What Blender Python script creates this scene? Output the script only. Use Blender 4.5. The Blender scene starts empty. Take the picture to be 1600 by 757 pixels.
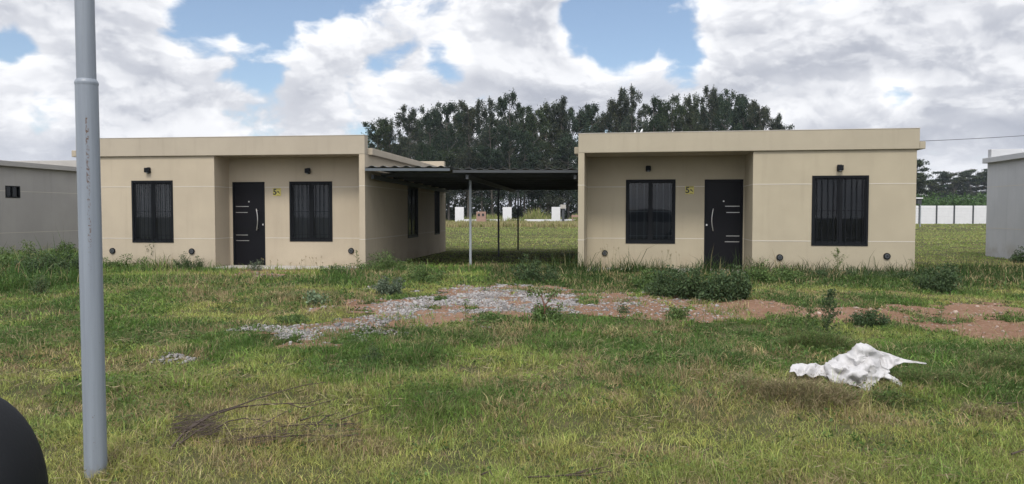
import bpy, math, random
import numpy as np
from mathutils import Vector, Matrix

random.seed(7)
RNG = np.random.default_rng(11)
SC = bpy.context.scene
COL = SC.collection
R = math.radians

# ------------------------------------------------------------------ camera
CAM = Vector((0.0, 0.0, 1.55))
F = 1180.0                      # focal length in photo pixels (1600 wide)
PITCH = math.atan(45.5 / F)
cam = bpy.data.cameras.new('camera')
cam.lens = 36.0 * F / 1600.0
cam.sensor_width = 36.0
cam.clip_start = 0.05
cam.clip_end = 3000
co = bpy.data.objects.new('camera', cam)
COL.objects.link(co)
co.location = CAM
co.rotation_euler = (R(90) - PITCH, 0, 0)
SC.camera = co

# ------------------------------------------------------------------ light
SUN_EL, SUN_AZ = 52, 188        # azimuth measured clockwise from +Y (sun behind the camera)
SC.view_settings.view_transform = 'Standard'
SC.view_settings.look = 'None'
SC.view_settings.exposure = 0.2
HAZE = 0.0002
SC.view_settings.gamma = 1.0
SC.view_settings.use_curve_mapping = False

world = bpy.data.worlds.new('World')
SC.world = world
world.use_nodes = True
wt = world.node_tree
wt.nodes.clear()


def N(tree, kind, **kw):
    n = tree.nodes.new(kind)
    for k, v in kw.items():
        if k == 'op':
            n.operation = v
        elif k.startswith('in_'):
            n.inputs[int(k[3:])].default_value = v
        else:
            setattr(n, k, v)
    return n


def M_(tree, op, a, b=None, c=None, clamp=False):
    n = tree.nodes.new('ShaderNodeMath')
    n.operation = op
    n.use_clamp = clamp
    for i, v in enumerate((a, b, c)):
        if v is None:
            continue
        if isinstance(v, (int, float)):
            n.inputs[i].default_value = v
        else:
            tree.links.new(v, n.inputs[i])
    return n.outputs[0]


def VM_(tree, op, a, b=None):
    n = tree.nodes.new('ShaderNodeVectorMath')
    n.operation = op
    for i, v in enumerate((a, b)):
        if v is None:
            continue
        if isinstance(v, (tuple, list)):
            n.inputs[i].default_value = v
        else:
            tree.links.new(v, n.inputs[i])
    return n.outputs['Value'] if op in ('DOT_PRODUCT', 'LENGTH', 'DISTANCE') else n.outputs[0]


def NOISE(tree, vec, scale, detail=4, rough=0.5, lac=2.0, dist=0.0):
    n = tree.nodes.new('ShaderNodeTexNoise')
    n.inputs['Scale'].default_value = scale
    n.inputs['Detail'].default_value = detail
    n.inputs['Roughness'].default_value = rough
    n.inputs['Lacunarity'].default_value = lac
    n.inputs['Distortion'].default_value = dist
    if vec is not None:
        tree.links.new(vec, n.inputs['Vector'])
    return n.outputs['Fac']


def RANGE(tree, v, a, b, c=0.0, d=1.0, smooth=True):
    n = tree.nodes.new('ShaderNodeMapRange')
    n.interpolation_type = 'SMOOTHSTEP' if smooth else 'LINEAR'
    tree.links.new(v, n.inputs[0])
    for i, x in enumerate((a, b, c, d)):
        n.inputs[i + 1].default_value = x
    return n.outputs[0]


def MIXC(tree, f, a, b, blend='MIX'):
    n = tree.nodes.new('ShaderNodeMix')
    n.data_type = 'RGBA'
    n.blend_type = blend
    ins = {'f': n.inputs[0], 'a': n.inputs[6], 'b': n.inputs[7]}
    for k, v in (('f', f), ('a', a), ('b', b)):
        if isinstance(v, (int, float)):
            ins[k].default_value = v
        elif isinstance(v, (tuple, list)):
            ins[k].default_value = (*v, 1) if len(v) == 3 else v
        else:
            tree.links.new(v, ins[k])
    return n.outputs[2]


def pix_ray(px, py):
    a = (px - 800) / F
    b = (378.5 - py) / F
    return Vector((a, math.cos(PITCH) + b * math.sin(PITCH), -math.sin(PITCH) + b * math.cos(PITCH)))


sky = N(wt, 'ShaderNodeTexSky', sky_type='NISHITA', sun_disc=False)
sky.sun_elevation = R(SUN_EL)
sky.sun_rotation = R(SUN_AZ)
sky.altitude = 60
sky.air_density = 1.0
sky.dust_density = 0.6
sky.ozone_density = 2.5
geo = N(wt, 'ShaderNodeTexCoord')
D = VM_(wt, 'NORMALIZE', geo.outputs['Generated'])
DS = VM_(wt, 'MULTIPLY', D, (1.0, 1.0, 1.75))
warp = N(wt, 'ShaderNodeTexNoise')
warp.inputs['Scale'].default_value = 5.0
warp.inputs['Detail'].default_value = 3
wt.links.new(DS, warp.inputs['Vector'])
wv = VM_(wt, 'SCALE', VM_(wt, 'SUBTRACT', warp.outputs['Color'], (0.5, 0.5, 0.5)))
wv.node.inputs['Scale'].default_value = 0.10
DW = VM_(wt, 'ADD', DS, wv)
DW = VM_(wt, 'ADD', DW, (3.1, 0.7, 5.3))


def cloud_density(vec):
    big = NOISE(wt, vec, 3.6, 2, 0.5)
    med = NOISE(wt, vec, 9.0, 9, 0.53)
    return M_(wt, 'ADD', M_(wt, 'MULTIPLY', big, 0.5), M_(wt, 'MULTIPLY', med, 0.5))


dens = cloud_density(DW)
dens_up = cloud_density(VM_(wt, 'ADD', DW, (0.0, 0.0, 0.055)))
dens_fine = cloud_density(VM_(wt, 'ADD', DW, (0.006, 0.0, 0.014)))
# clear gaps between the clouds: (direction, angular radius, amount)
GAPS = [((325, 35), .065, .19), ((405, 60), .07, .19), ((470, 30), .05, .11), ((385, 5), .08, .20), ((350, 85), .04, .12), ((930, 30), .055, .17), ((975, 60), .07, .22), ((1060, 85), .05, .17),
        ((1040, 15), .07, .14), ((905, 70), .03, .14), ((700, 95), .038, .13), ((1395, 152), .035, .18), ((1350, 158), .035, .14),
        ((75, 178), .04, .13), ((15, 80), .035, .10), ((1290, -10), .05, .08), ((620, -60), .1, .1)]
acc = None
for (q, rad, amt) in GAPS:
    d0 = pix_ray(*q).normalized()
    dist = VM_(wt, 'LENGTH', VM_(wt, 'SUBTRACT', D, tuple(d0)))
    g = M_(wt, 'MULTIPLY', RANGE(wt, dist, 0.15 * rad, rad * 1.35, 1.0, 0.0), amt)
    g = M_(wt, 'MULTIPLY', g, 0.96)
    acc = g if acc is None else M_(wt, 'MAXIMUM', acc, g)
cover = M_(wt, 'ADD', M_(wt, 'SUBTRACT', dens, acc), 0.055)
alpha = RANGE(wt, cover, 0.437, 0.503)
lit = RANGE(wt, M_(wt, 'SUBTRACT', dens, dens_up), -0.09, 0.10)          # bright where the cloud thins out above
edge = RANGE(wt, cover, 0.47, 0.62, 1.0, 0.0)
fine = RANGE(wt, M_(wt, 'SUBTRACT', dens, dens_fine), -0.022, 0.026)
bright = M_(wt, 'ADD', M_(wt, 'ADD', M_(wt, 'MULTIPLY', lit, 0.55), M_(wt, 'MULTIPLY', edge, 0.36)), M_(wt, 'MULTIPLY', fine, 0.24))
ccol = MIXC(wt, bright, (0.40, 0.425, 0.495), (0.96, 0.965, 0.985))
sep = N(wt, 'ShaderNodeSeparateXYZ')
wt.links.new(D, sep.inputs[0])
# clouds are brighter round the hidden sun and overhead
sd = Vector((math.sin(R(SUN_AZ)) * math.cos(R(SUN_EL)), math.cos(R(SUN_AZ)) * math.cos(R(SUN_EL)), math.sin(R(SUN_EL))))
toward = VM_(wt, 'DOT_PRODUCT', D, tuple(sd))
glow = RANGE(wt, toward, 0.15, 1.0, 1.0, 2.3)
haze_up = RANGE(wt, sep.outputs['Z'], 0.0, 0.12, 0.35, 0.0)
ccol = MIXC(wt, haze_up, ccol, (0.66, 0.70, 0.78))
bg1 = N(wt, 'ShaderNodeBackground')
bg1.inputs[1].default_value = 0.115
wt.links.new(MIXC(wt, 0.12, sky.outputs[0], (5.2, 5.4, 5.8)), bg1.inputs[0])
bg2 = N(wt, 'ShaderNodeBackground')
wt.links.new(ccol, bg2.inputs[0])
wt.links.new(glow, bg2.inputs[1])
mx = N(wt, 'ShaderNodeMixShader')
wt.links.new(alpha, mx.inputs[0])
wt.links.new(bg1.outputs[0], mx.inputs[1])
wt.links.new(bg2.outputs[0], mx.inputs[2])
wo = N(wt, 'ShaderNodeOutputWorld')
wt.links.new(mx.outputs[0], wo.inputs[0])
world.cycles.sampling_method = 'MANUAL'
world.cycles.sample_map_resolution = 512

sl = bpy.data.lights.new('sun', 'SUN')
sl.energy = 2.1
sl.angle = R(12)
sl.color = (1.0, 0.95, 0.86)
so = bpy.data.objects.new('sun', sl)
COL.objects.link(so)
so.rotation_euler = (-sd).to_track_quat('-Z', 'Y').to_euler()

# ------------------------------------------------------------------ numeric noise and terrain


def _hash(ix, iy, seed):
    n = (ix.astype(np.int64) * 374761393 + iy.astype(np.int64) * 668265263 + seed * 974711) & 0x7fffffff
    n = ((n ^ (n >> 13)) * 1274126177) & 0x7fffffff
    return ((n ^ (n >> 16)) & 0xffff) / 65535.0


def vn(x, y, s, seed=0):
    x = np.asarray(x, float) / s
    y = np.asarray(y, float) / s
    ix, iy = np.floor(x), np.floor(y)
    fx, fy = x - ix, y - iy
    fx = fx * fx * (3 - 2 * fx)
    fy = fy * fy * (3 - 2 * fy)
    a = _hash(ix, iy, seed); b = _hash(ix + 1, iy, seed); c = _hash(ix, iy + 1, seed); d = _hash(ix + 1, iy + 1, seed)
    return (a * (1 - fx) + b * fx) * (1 - fy) + (c * (1 - fx) + d * fx) * fy


def fbm(x, y, s, seed=0, o=3):
    t = 0; a = 1; w = 0
    for k in range(o):
        t = t + a * vn(x, y, s / 2 ** k, seed + 17 * k); w += a; a *= 0.5
    return t / w


def sst(a, b, x):
    t = np.clip((np.asarray(x, float) - a) / (b - a), 0, 1)
    return t * t * (3 - 2 * t)


def H(x, y):
    x = np.asarray(x, float); y = np.asarray(y, float)
    base = 0.25 * sst(2.5, 13.5, y)
    w = sst(1.5, 3.5, y) * (1 - 0.75 * sst(12, 15.5, y)) * (1 - 0.0 * x)
    b = (fbm(x, y, 1.7, 3, 3) - 0.5) * 0.17
    yy = y - 5.55 - 0.9 * (vn(x, y * 0, 2.3, 9) - 0.5)
    ridge = 0.07 * sst(0, 0.3, yy) * (1 - sst(1.2, 3.0, yy))
    far = (fbm(x, y, 14, 5, 2) - 0.5) * 0.35 * sst(28, 45, y) * (1 - sst(75, 88, y))
    return base + w * (b + ridge) + far


def Hs(x, y):
    return float(H(np.array([x]), np.array([y]))[0])


def G(px, py, lift=0.0):
    """spot on the terrain that the photo shows at (px, py)"""
    r = pix_ray(px, py)
    z = 0.2
    for _ in range(12):
        t = (z - CAM.z) / r.z
        z = 0.5 * z + 0.5 * Hs(r.x * t, r.y * t)
    return Vector((r.x * t, r.y * t, z + lift))


def at(px, py, Y):
    r = pix_ray(px, py)
    t = Y / r.y
    return CAM + r * t

# ------------------------------------------------------------------ materials


def new_mat(name):
    m = bpy.data.materials.new(name)
    m.use_nodes = True
    nt = m.node_tree
    b = nt.nodes['Principled BSDF']
    return m, nt, b


def simple(name, col, rough=0.6, metal=0.0, var=0.0, scale=20.0, spec=0.5, bump=0.0):
    m, nt, b = new_mat(name)
    b.inputs['Base Color'].default_value = (*col, 1)
    b.inputs['Roughness'].default_value = rough
    b.inputs['Metallic'].default_value = metal
    b.inputs['Specular IOR Level'].default_value = spec
    if var or bump:
        tc = N(nt, 'ShaderNodeTexCoord')
        n = NOISE(nt, tc.outputs['Object'], scale, 5, 0.6)
    if var:
        c = MIXC(nt, n, tuple(x * (1 - var) for x in col), tuple(min(1, x * (1 + var)) for x in col))
        nt.links.new(c, b.inputs['Base Color'])
    if bump:
        bp = N(nt, 'ShaderNodeBump')
        bp.inputs['Strength'].default_value = bump
        bp.inputs['Distance'].default_value = 0.01
        nt.links.new(n, bp.inputs['Height'])
        nt.links.new(bp.outputs[0], b.inputs['Normal'])
    return m


def stucco(name, col, stain=(0.25, 0.2, 0.14), base_dirt=0.45):
    m, nt, b = new_mat(name)
    tc = N(nt, 'ShaderNodeTexCoord')
    o = tc.outputs['Object']
    big = NOISE(nt, o, 0.9, 5, 0.6)
    strk = NOISE(nt, VM_(nt, 'MULTIPLY', o, (5.0, 5.0, 0.35)), 1.3, 4, 0.6)
    fine = NOISE(nt, o, 160, 3, 0.6)
    c = MIXC(nt, RANGE(nt, big, 0.3, 0.75), tuple(x * 0.93 for x in col), tuple(x * 1.05 for x in col))
    c = MIXC(nt, RANGE(nt, strk, 0.5, 0.78, 0, 0.30), c, tuple(x * 0.72 for x in col))
    c = MIXC(nt, RANGE(nt, fine, 0.3, 0.7, 0, 0.12), c, tuple(x * 0.7 for x in col))
    sp = N(nt, 'ShaderNodeSeparateXYZ')
    nt.links.new(o, sp.inputs[0])
    patch = NOISE(nt, o, 2.6, 5, 0.65)
    low = M_(nt, 'MULTIPLY', RANGE(nt, sp.outputs['Z'], 0.02, 0.42, 1.0, 0.0), RANGE(nt, patch, 0.35, 0.7))
    c = MIXC(nt, M_(nt, 'MULTIPLY', low, base_dirt), c, stain)
    nt.links.new(c, b.inputs['Base Color'])
    b.inputs['Roughness'].default_value = 0.9
    b.inputs['Specular IOR Level'].default_value = 0.2
    bp = N(nt, 'ShaderNodeBump')
    bp.inputs['Strength'].default_value = 0.25
    bp.inputs['Distance'].default_value = 0.004
    h = M_(nt, 'ADD', M_(nt, 'MULTIPLY', fine, 0.4), NOISE(nt, o, 22, 4, 0.6))
    nt.links.new(h, bp.inputs['Height'])
    nt.links.new(bp.outputs[0], b.inputs['Normal'])
    return m


def foliage(name, trans=0.25, rough=0.6, spec=0.25, hue=None):
    """leaf or blade colour comes from the point colour 'Col' (each blade its own colour)"""
    m, nt, b = new_mat(name)
    a = N(nt, 'ShaderNodeAttribute', attribute_name='Col')
    b.inputs['Roughness'].default_value = rough
    b.inputs['Specular IOR Level'].default_value = spec
    col = a.outputs['Color']
    if hue:
        col = MIXC(nt, 1.0, col, hue, 'MULTIPLY')
    nt.links.new(col, b.inputs['Base Color'])
    t = N(nt, 'ShaderNodeBsdfTranslucent')
    nt.links.new(col, t.inputs[0])
    mix = N(nt, 'ShaderNodeMixShader')
    mix.inputs[0].default_value = trans
    nt.links.new(b.outputs[0], mix.inputs[1])
    nt.links.new(t.outputs[0], mix.inputs[2])
    nt.links.new(mix.outputs[0], nt.nodes['Material Output'].inputs[0])
    return m


MAT = {}
MAT['beige'] = stucco('beige_stucco', (0.425, 0.362, 0.275))
MAT['beige_band'] = stucco('taupe_stucco', (0.385, 0.335, 0.265), base_dirt=0)
MAT['khaki'] = stucco('khaki_stucco', (0.38, 0.332, 0.245))
MAT['khaki_band'] = stucco('khaki_band_stucco', (0.365, 0.322, 0.245), base_dirt=0)
MAT['grey_w'] = stucco('warm_grey_stucco', (0.35, 0.335, 0.315))
MAT['grey_c'] = stucco('cool_grey_stucco', (0.46, 0.465, 0.475))
MAT['strip'] = simple('joint_profile', (0.50, 0.46, 0.40), 0.7, var=0.12, scale=3)
MAT['black'] = simple('black_powder_coat', (0.008, 0.009, 0.011), 0.5, var=0.3, scale=3, spec=0.12)
MAT['doorblk'] = simple('black_door_sheet', (0.007, 0.007, 0.009), 0.4, var=0.3, scale=2, spec=0.12)
MAT['steel'] = simple('brushed_steel', (0.55, 0.54, 0.52), 0.35, 0.9)
MAT['zinc'] = simple('galvanised_steel', (0.27, 0.29, 0.31), 0.55, 0.2, var=0.25, scale=6)
MAT['darksteel'] = simple('dark_steel', (0.05, 0.055, 0.06), 0.6, 0.2, var=0.3, scale=5)
MAT['concrete'] = simple('concrete', (0.36, 0.34, 0.31), 0.9, var=0.25, scale=6, bump=0.3)
MAT['beam'] = simple('painted_channel', (0.10, 0.115, 0.13), 0.6, 0.1, var=0.25, scale=6, spec=0.3)
MAT['white'] = simple('white_masonry', (0.60, 0.60, 0.61), 0.9, var=0.12, scale=2.0)
MAT['dark_backing'] = simple('unlit_room', (0.030, 0.031, 0.036), 0.9, var=0.1, scale=1.2)
MAT['bark'] = simple('bark', (0.085, 0.075, 0.062), 0.9, var=0.35, scale=3, bump=0.4)
MAT['twig'] = simple('dead_wood', (0.06, 0.043, 0.033), 0.9, var=0.35, scale=30)
MAT['stem'] = simple('weed_stem', (0.12, 0.13, 0.055), 0.8, var=0.3, scale=20)
MAT['redbark'] = simple('reddish_stem', (0.16, 0.075, 0.05), 0.8, var=0.3, scale=20)
MAT['leaf'] = foliage('leaf')
MAT['tree_leaf'] = foliage('tree_leaf', trans=0.12, rough=0.75, spec=0.1)
MAT['grass'] = foliage('grass_blade', trans=0.30, rough=0.6, spec=0.2)
MAT['brick'] = simple('rough_brick', (0.30, 0.19, 0.15), 0.9, var=0.3, scale=8)
MAT['yellow'] = simple('yellow_plate', (0.48, 0.41, 0.10), 0.5, var=0.06, scale=20)
MAT['ink'] = simple('black_print', (0.02, 0.02, 0.02), 0.6)
MAT['cable'] = simple('cable_sheath', (0.03, 0.03, 0.035), 0.6)
MAT['plastic'] = simple('mirror_housing_plastic', (0.009, 0.010, 0.012), 0.6, bump=0.1, scale=300, spec=0.2)
MAT['carpaint'] = simple('white_car_paint', (0.62, 0.63, 0.65), 0.25)
MAT['rubber'] = simple('rubber', (0.02, 0.02, 0.02), 0.85)
MAT['pvc'] = simple('white_pvc', (0.70, 0.72, 0.74), 0.5)

m, nt, b = new_mat('window_glass')
nt.nodes.remove(b)
fr = N(nt, 'ShaderNodeFresnel')
fr.inputs[0].default_value = 1.42
tr = N(nt, 'ShaderNodeBsdfTransparent')
tr.inputs[0].default_value = (0.62, 0.66, 0.68, 1)
gl = N(nt, 'ShaderNodeBsdfGlossy')
gl.inputs['Roughness'].default_value = 0.015
ms = N(nt, 'ShaderNodeMixShader')
nt.links.new(fr.outputs[0], ms.inputs[0])
nt.links.new(tr.outputs[0], ms.inputs[1])
nt.links.new(gl.outputs[0], ms.inputs[2])
nt.links.new(ms.outputs[0], nt.nodes['Material Output'].inputs[0])
MAT['glass'] = m

# corrugated roofing sheet
MAT['sheet'] = simple('corrugated_zinc', (0.16, 0.17, 0.18), 0.5, 0.35, var=0.3, scale=2)

# painted pole with rust freckles down its seam
m, nt, b = new_mat('pole_paint')
tc = N(nt, 'ShaderNodeTexCoord')
o = tc.outputs['Object']
sp = N(nt, 'ShaderNodeSeparateXYZ')
nt.links.new(o, sp.inputs[0])
n1 = NOISE(nt, VM_(nt, 'MULTIPLY', o, (1, 1, 0.7)), 75, 3, 0.75)

seam = RANGE(nt, M_(nt, 'ABSOLUTE', M_(nt, 'SUBTRACT', sp.outputs['X'], 0.026)), 0.002, 0.011, 1.0, 0.0)
zone = NOISE(nt, VM_(nt, 'MULTIPLY', o, (0, 0, 1)), 2.4, 3, 0.7)
hi = RANGE(nt, sp.outputs['Z'], 0.8, 1.9, -0.05, 0.075)
hi = M_(nt, 'SUBTRACT', hi, RANGE(nt, sp.outputs['Z'], 2.05, 2.15, 0.0, 0.25))
rust = M_(nt, 'MULTIPLY', RANGE(nt, M_(nt, 'ADD', M_(nt, 'ADD', n1, hi), M_(nt, 'MULTIPLY', M_(nt, 'SUBTRACT', zone, 0.5), 0.35)), 0.60, 0.635), seam)
n2 = NOISE(nt, o, 60, 2, 0.5)
rust2 = RANGE(nt, n2, 0.77, 0.79)
rust = M_(nt, 'MAXIMUM', rust, rust2)
vert = NOISE(nt, VM_(nt, 'MULTIPLY', o, (22, 22, 0.8)), 1.5, 4, 0.6)
pc = MIXC(nt, RANGE(nt, vert, 0.3, 0.7), (0.185, 0.208, 0.245), (0.222, 0.25, 0.29))
pc = MIXC(nt, rust, pc, (0.10, 0.055, 0.035))
low = M_(nt, 'MULTIPLY', RANGE(nt, sp.outputs['Z'], 0.0, 0.12, 1, 0), RANGE(nt, NOISE(nt, o, 14, 4, 0.7), 0.4, 0.6))
pc = MIXC(nt, M_(nt, 'MULTIPLY', low, 0.7), pc, (0.17, 0.14, 0.10))
nt.links.new(pc, b.inputs['Base Color'])
b.inputs['Roughness'].default_value = 0.42
bp = N(nt, 'ShaderNodeBump')
bp.inputs['Strength'].default_value = 0.3
bp.inputs['Distance'].default_value = 0.002
nt.links.new(M_(nt, 'SUBTRACT', M_(nt, 'MULTIPLY', vert, 0.5), rust), bp.inputs['Height'])
nt.links.new(bp.outputs[0], b.inputs['Normal'])
MAT['pole'] = m


def ground_mat(name, c1, c2, c3, s=1.0, bump=0.6):
    m, nt, b = new_mat(name)
    g = N(nt, 'ShaderNodeNewGeometry')
    p = g.outputs['Position']
    a = NOISE(nt, p, 0.6 * s, 6, 0.65)
    f = NOISE(nt, p, 14 * s, 6, 0.7)
    h = NOISE(nt, p, 70 * s, 3, 0.7)
    c = MIXC(nt, RANGE(nt, a, 0.38, 0.62), c1, c2)
    c = MIXC(nt, RANGE(nt, f, 0.45, 0.68), c, c3)
    c = MIXC(nt, RANGE(nt, h, 0.5, 0.75, 0, 0.45), c, tuple(x * 0.45 for x in c1))
    nt.links.new(c, b.inputs['Base Color'])
    b.inputs['Roughness'].default_value = 1.0
    b.inputs['Specular IOR Level'].default_value = 0.1
    bp = N(nt, 'ShaderNodeBump')
    bp.inputs['Strength'].default_value = bump
    bp.inputs['Distance'].default_value = 0.03
    nt.links.new(M_(nt, 'ADD', f, M_(nt, 'MULTIPLY', h, 0.4)), bp.inputs['Height'])
    nt.links.new(bp.outputs[0], b.inputs['Normal'])
    return m


MAT['ground'] = ground_mat('meadow_soil', (0.050, 0.056, 0.024), (0.078, 0.080, 0.034), (0.105, 0.088, 0.048))
MAT['dirt'] = ground_mat('red_earth', (0.19, 0.105, 0.068), (0.24, 0.145, 0.098), (0.28, 0.19, 0.135), 1.6, 0.9)

# stones: each stone its own grey
m, nt, b = new_mat('gravel_stone')
a = N(nt, 'ShaderNodeAttribute', attribute_name='Col')
nt.links.new(a.outputs['Color'], b.inputs['Base Color'])
b.inputs['Roughness'].default_value = 0.9
MAT['stone'] = m

# ------------------------------------------------------------------ mesh helpers


def tag(o, label=None, cat=None, group=None, kind=None):
    if label: o['label'] = label
    if cat: o['category'] = cat
    if group: o['group'] = group
    if kind: o['kind'] = kind
    return o


def empty(name, loc=(0, 0, 0), rz=0.0):
    o = bpy.data.objects.new(name, None)
    COL.objects.link(o)
    o.location = loc
    o.rotation_euler = (0, 0, rz)
    o.empty_display_size = 0.2
    return o


def link(name, me, mat=None, parent=None):
    o = bpy.data.objects.new(name, me)
    COL.objects.link(o)
    if mat is not None:
        me.materials.append(MAT[mat] if isinstance(mat, str) else mat)
    if parent is not None:
        o.parent = parent
    return o


def np_mesh(name, verts, tris=None, quads=None, col=None, smooth=False):
    me = bpy.data.meshes.new(name)
    verts = np.asarray(verts, np.float32)
    nt_ = 0 if tris is None else len(tris)
    nq = 0 if quads is None else len(quads)
    me.vertices.add(len(verts))
    me.vertices.foreach_set('co', verts.ravel())
    parts = []
    if nt_: parts.append(np.asarray(tris, np.int32).ravel())
    if nq: parts.append(np.asarray(quads, np.int32).ravel())
    loops = np.concatenate(parts)
    me.loops.add(len(loops))
    me.loops.foreach_set('vertex_index', loops)
    me.polygons.add(nt_ + nq)
    st = np.concatenate([np.arange(nt_) * 3, nt_ * 3 + np.arange(nq) * 4]).astype(np.int32)
    me.polygons.foreach_set('loop_start', st)
    me.update(calc_edges=True)
    if smooth:
        me.polygons.foreach_set('use_smooth', np.ones(nt_ + nq, bool))
    if col is not None:
        at_ = me.color_attributes.new('Col', 'FLOAT_COLOR', 'POINT')
        c = np.ones((len(verts), 4), np.float32)
        c[:, :3] = col
        at_.data.foreach_set('color', c.ravel())
    me.validate()
    return me


class MB:
    """collects boxes, prisms and tubes into one mesh"""
    def __init__(s):
        s.v = []; s.f = []

    def add(s, vs, fs):
        n = len(s.v)
        s.v += [tuple(v) for v in vs]
        s.f += [tuple(i + n for i in f) for f in fs]

    def box(s, x0, x1, y0, y1, z0, z1):
        if x0 > x1: x0, x1 = x1, x0
        if y0 > y1: y0, y1 = y1, y0
        s.add([(x0, y0, z0), (x1, y0, z0), (x1, y1, z0), (x0, y1, z0), (x0, y0, z1), (x1, y0, z1), (x1, y1, z1), (x0, y1, z1)],
              [(0, 3, 2, 1), (4, 5, 6, 7), (0, 1, 5, 4), (1, 2, 6, 5), (2, 3, 7, 6), (3, 0, 4, 7)])
        return s

    def tube(s, pts, rad, n=8, caps=True):
        if n >= 40: caps = False
        pts = [Vector(p) for p in pts]
        if not isinstance(rad, (list, tuple)):
            rad = [rad] * len(pts)
        base = len(s.v)
        ref = Vector((0.31, 0.17, 0.93)).normalized()
        for i, p in enumerate(pts):
            d = (pts[min(i + 1, len(pts) - 1)] - pts[max(i - 1, 0)])
            d.normalize()
            u = d.cross(ref)
            if u.length < 1e-3: u = d.cross(Vector((1, 0, 0)))
            u.normalize()
            w = d.cross(u)
            for k in range(n):
                a = 2 * math.pi * k / n
                s.v.append(tuple(p + (u * math.cos(a) + w * math.sin(a)) * rad[i]))
        for i in range(len(pts) - 1):
            for k in range(n):
                a = base + i * n + k; b_ = base + i * n + (k + 1) % n
                s.f.append((a, b_, b_ + n, a + n))
        if caps:
            s.f.append(tuple(base + k for k in range(n - 1, -1, -1)))
            s.f.append(tuple(base + (len(pts) - 1) * n + k for k in range(n)))
        return s

    def build(s, name, mat, parent=None, bevel=0.0, smooth=False):
        me = bpy.data.meshes.new(name)
        me.from_pydata(s.v, [], s.f)
        me.update()
        if smooth:
            me.polygons.foreach_set('use_smooth', [True] * len(me.polygons))
        o = link(name, me, mat, parent)
        if bevel:
            md = o.modifiers.new('bevel', 'BEVEL')
            md.width = bevel; md.segments = 2; md.limit_method = 'ANGLE'; md.angle_limit = R(40)
        return o


def panel(mb, P, u0, u1, v0, v1, holes, depth):
    """wall sheet in (u, v) with rectangular holes and reveals; P(u, v, w) -> xyz, w = distance into the wall"""
    us = sorted({u0, u1, *[h[0] for h in holes], *[h[1] for h in holes]})
    vs = sorted({v0, v1, *[h[2] for h in holes], *[h[3] for h in holes]})
    for i in range(len(us) - 1):
        for j in range(len(vs) - 1):
            cu, cv = (us[i] + us[i + 1]) / 2, (vs[j] + vs[j + 1]) / 2
            if any(h[0] < cu < h[1] and h[2] < cv < h[3] for h in holes):
                continue
            mb.add([P(us[i], vs[j], 0), P(us[i + 1], vs[j], 0), P(us[i + 1], vs[j + 1], 0), P(us[i], vs[j + 1], 0)], [(0, 1, 2, 3)])
    for (a, b_, c, d) in holes:
        for (p, q) in (((a, c), (b_, c)), ((b_, c), (b_, d)), ((b_, d), (a, d)), ((a, d), (a, c))):
            mb.add([P(*p, 0), P(*q, 0), P(*q, depth), P(*p, depth)], [(0, 1, 2, 3)])

# ------------------------------------------------------------------ the ground sheet


def axis(lo, hi, fine_lo, fine_hi, step, grow):
    a = list(np.arange(fine_lo, fine_hi + 1e-6, step))
    s = step; x = fine_hi
    while x < hi:
        s *= grow; x += s; a.append(x)
    s = step; x = fine_lo
    while x > lo:
        s *= grow; x -= s; a.insert(0, x)
    return np.array(a)


gx = axis(-600, 600, -9, 9, 0.14, 1.09)
gy = axis(-200, 700, 2.5, 15, 0.12, 1.07)
X, Y = np.meshgrid(gx, gy)
V = np.stack([X.ravel(), Y.ravel(), H(X, Y).ravel()], 1)
nx, ny = len(gx), len(gy)
i, j = np.meshgrid(np.arange(nx - 1), np.arange(ny - 1))
a = (j * nx + i).ravel()
me = np_mesh('ground', V, quads=np.stack([a, a + 1, a + 1 + nx, a + nx], 1), smooth=True)
tag(link('ground', me, 'ground'), 'rough grassy ground of the vacant plots', None, None, 'structure')


def gpoly(pix):
    return [(v.x, v.y) for v in (G(*q) for q in pix)]


def inside(x, y, poly):
    c = np.zeros(np.shape(x), bool)
    n = len(poly)
    for i in range(n):
        x1, y1 = poly[i]; x2, y2 = poly[(i + 1) % n]
        if y1 == y2: continue
        hit = ((y1 > y) != (y2 > y)) & (x < (x2 - x1) * (y - y1) / (y2 - y1) + x1)
        c ^= hit
    return c


def warp2(x, y, s=0.6, a=0.35):
    f = 1 + sst(9, 13, y) * 1.2
    g = (fbm(x, y, .16, 77, 2) - .5) * .35
    return x + (fbm(x, y, s, 31) - .5) * a * 3 * f + g, y + (fbm(x, y, s, 57) - .5) * a * 2.4 * f + g


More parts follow.
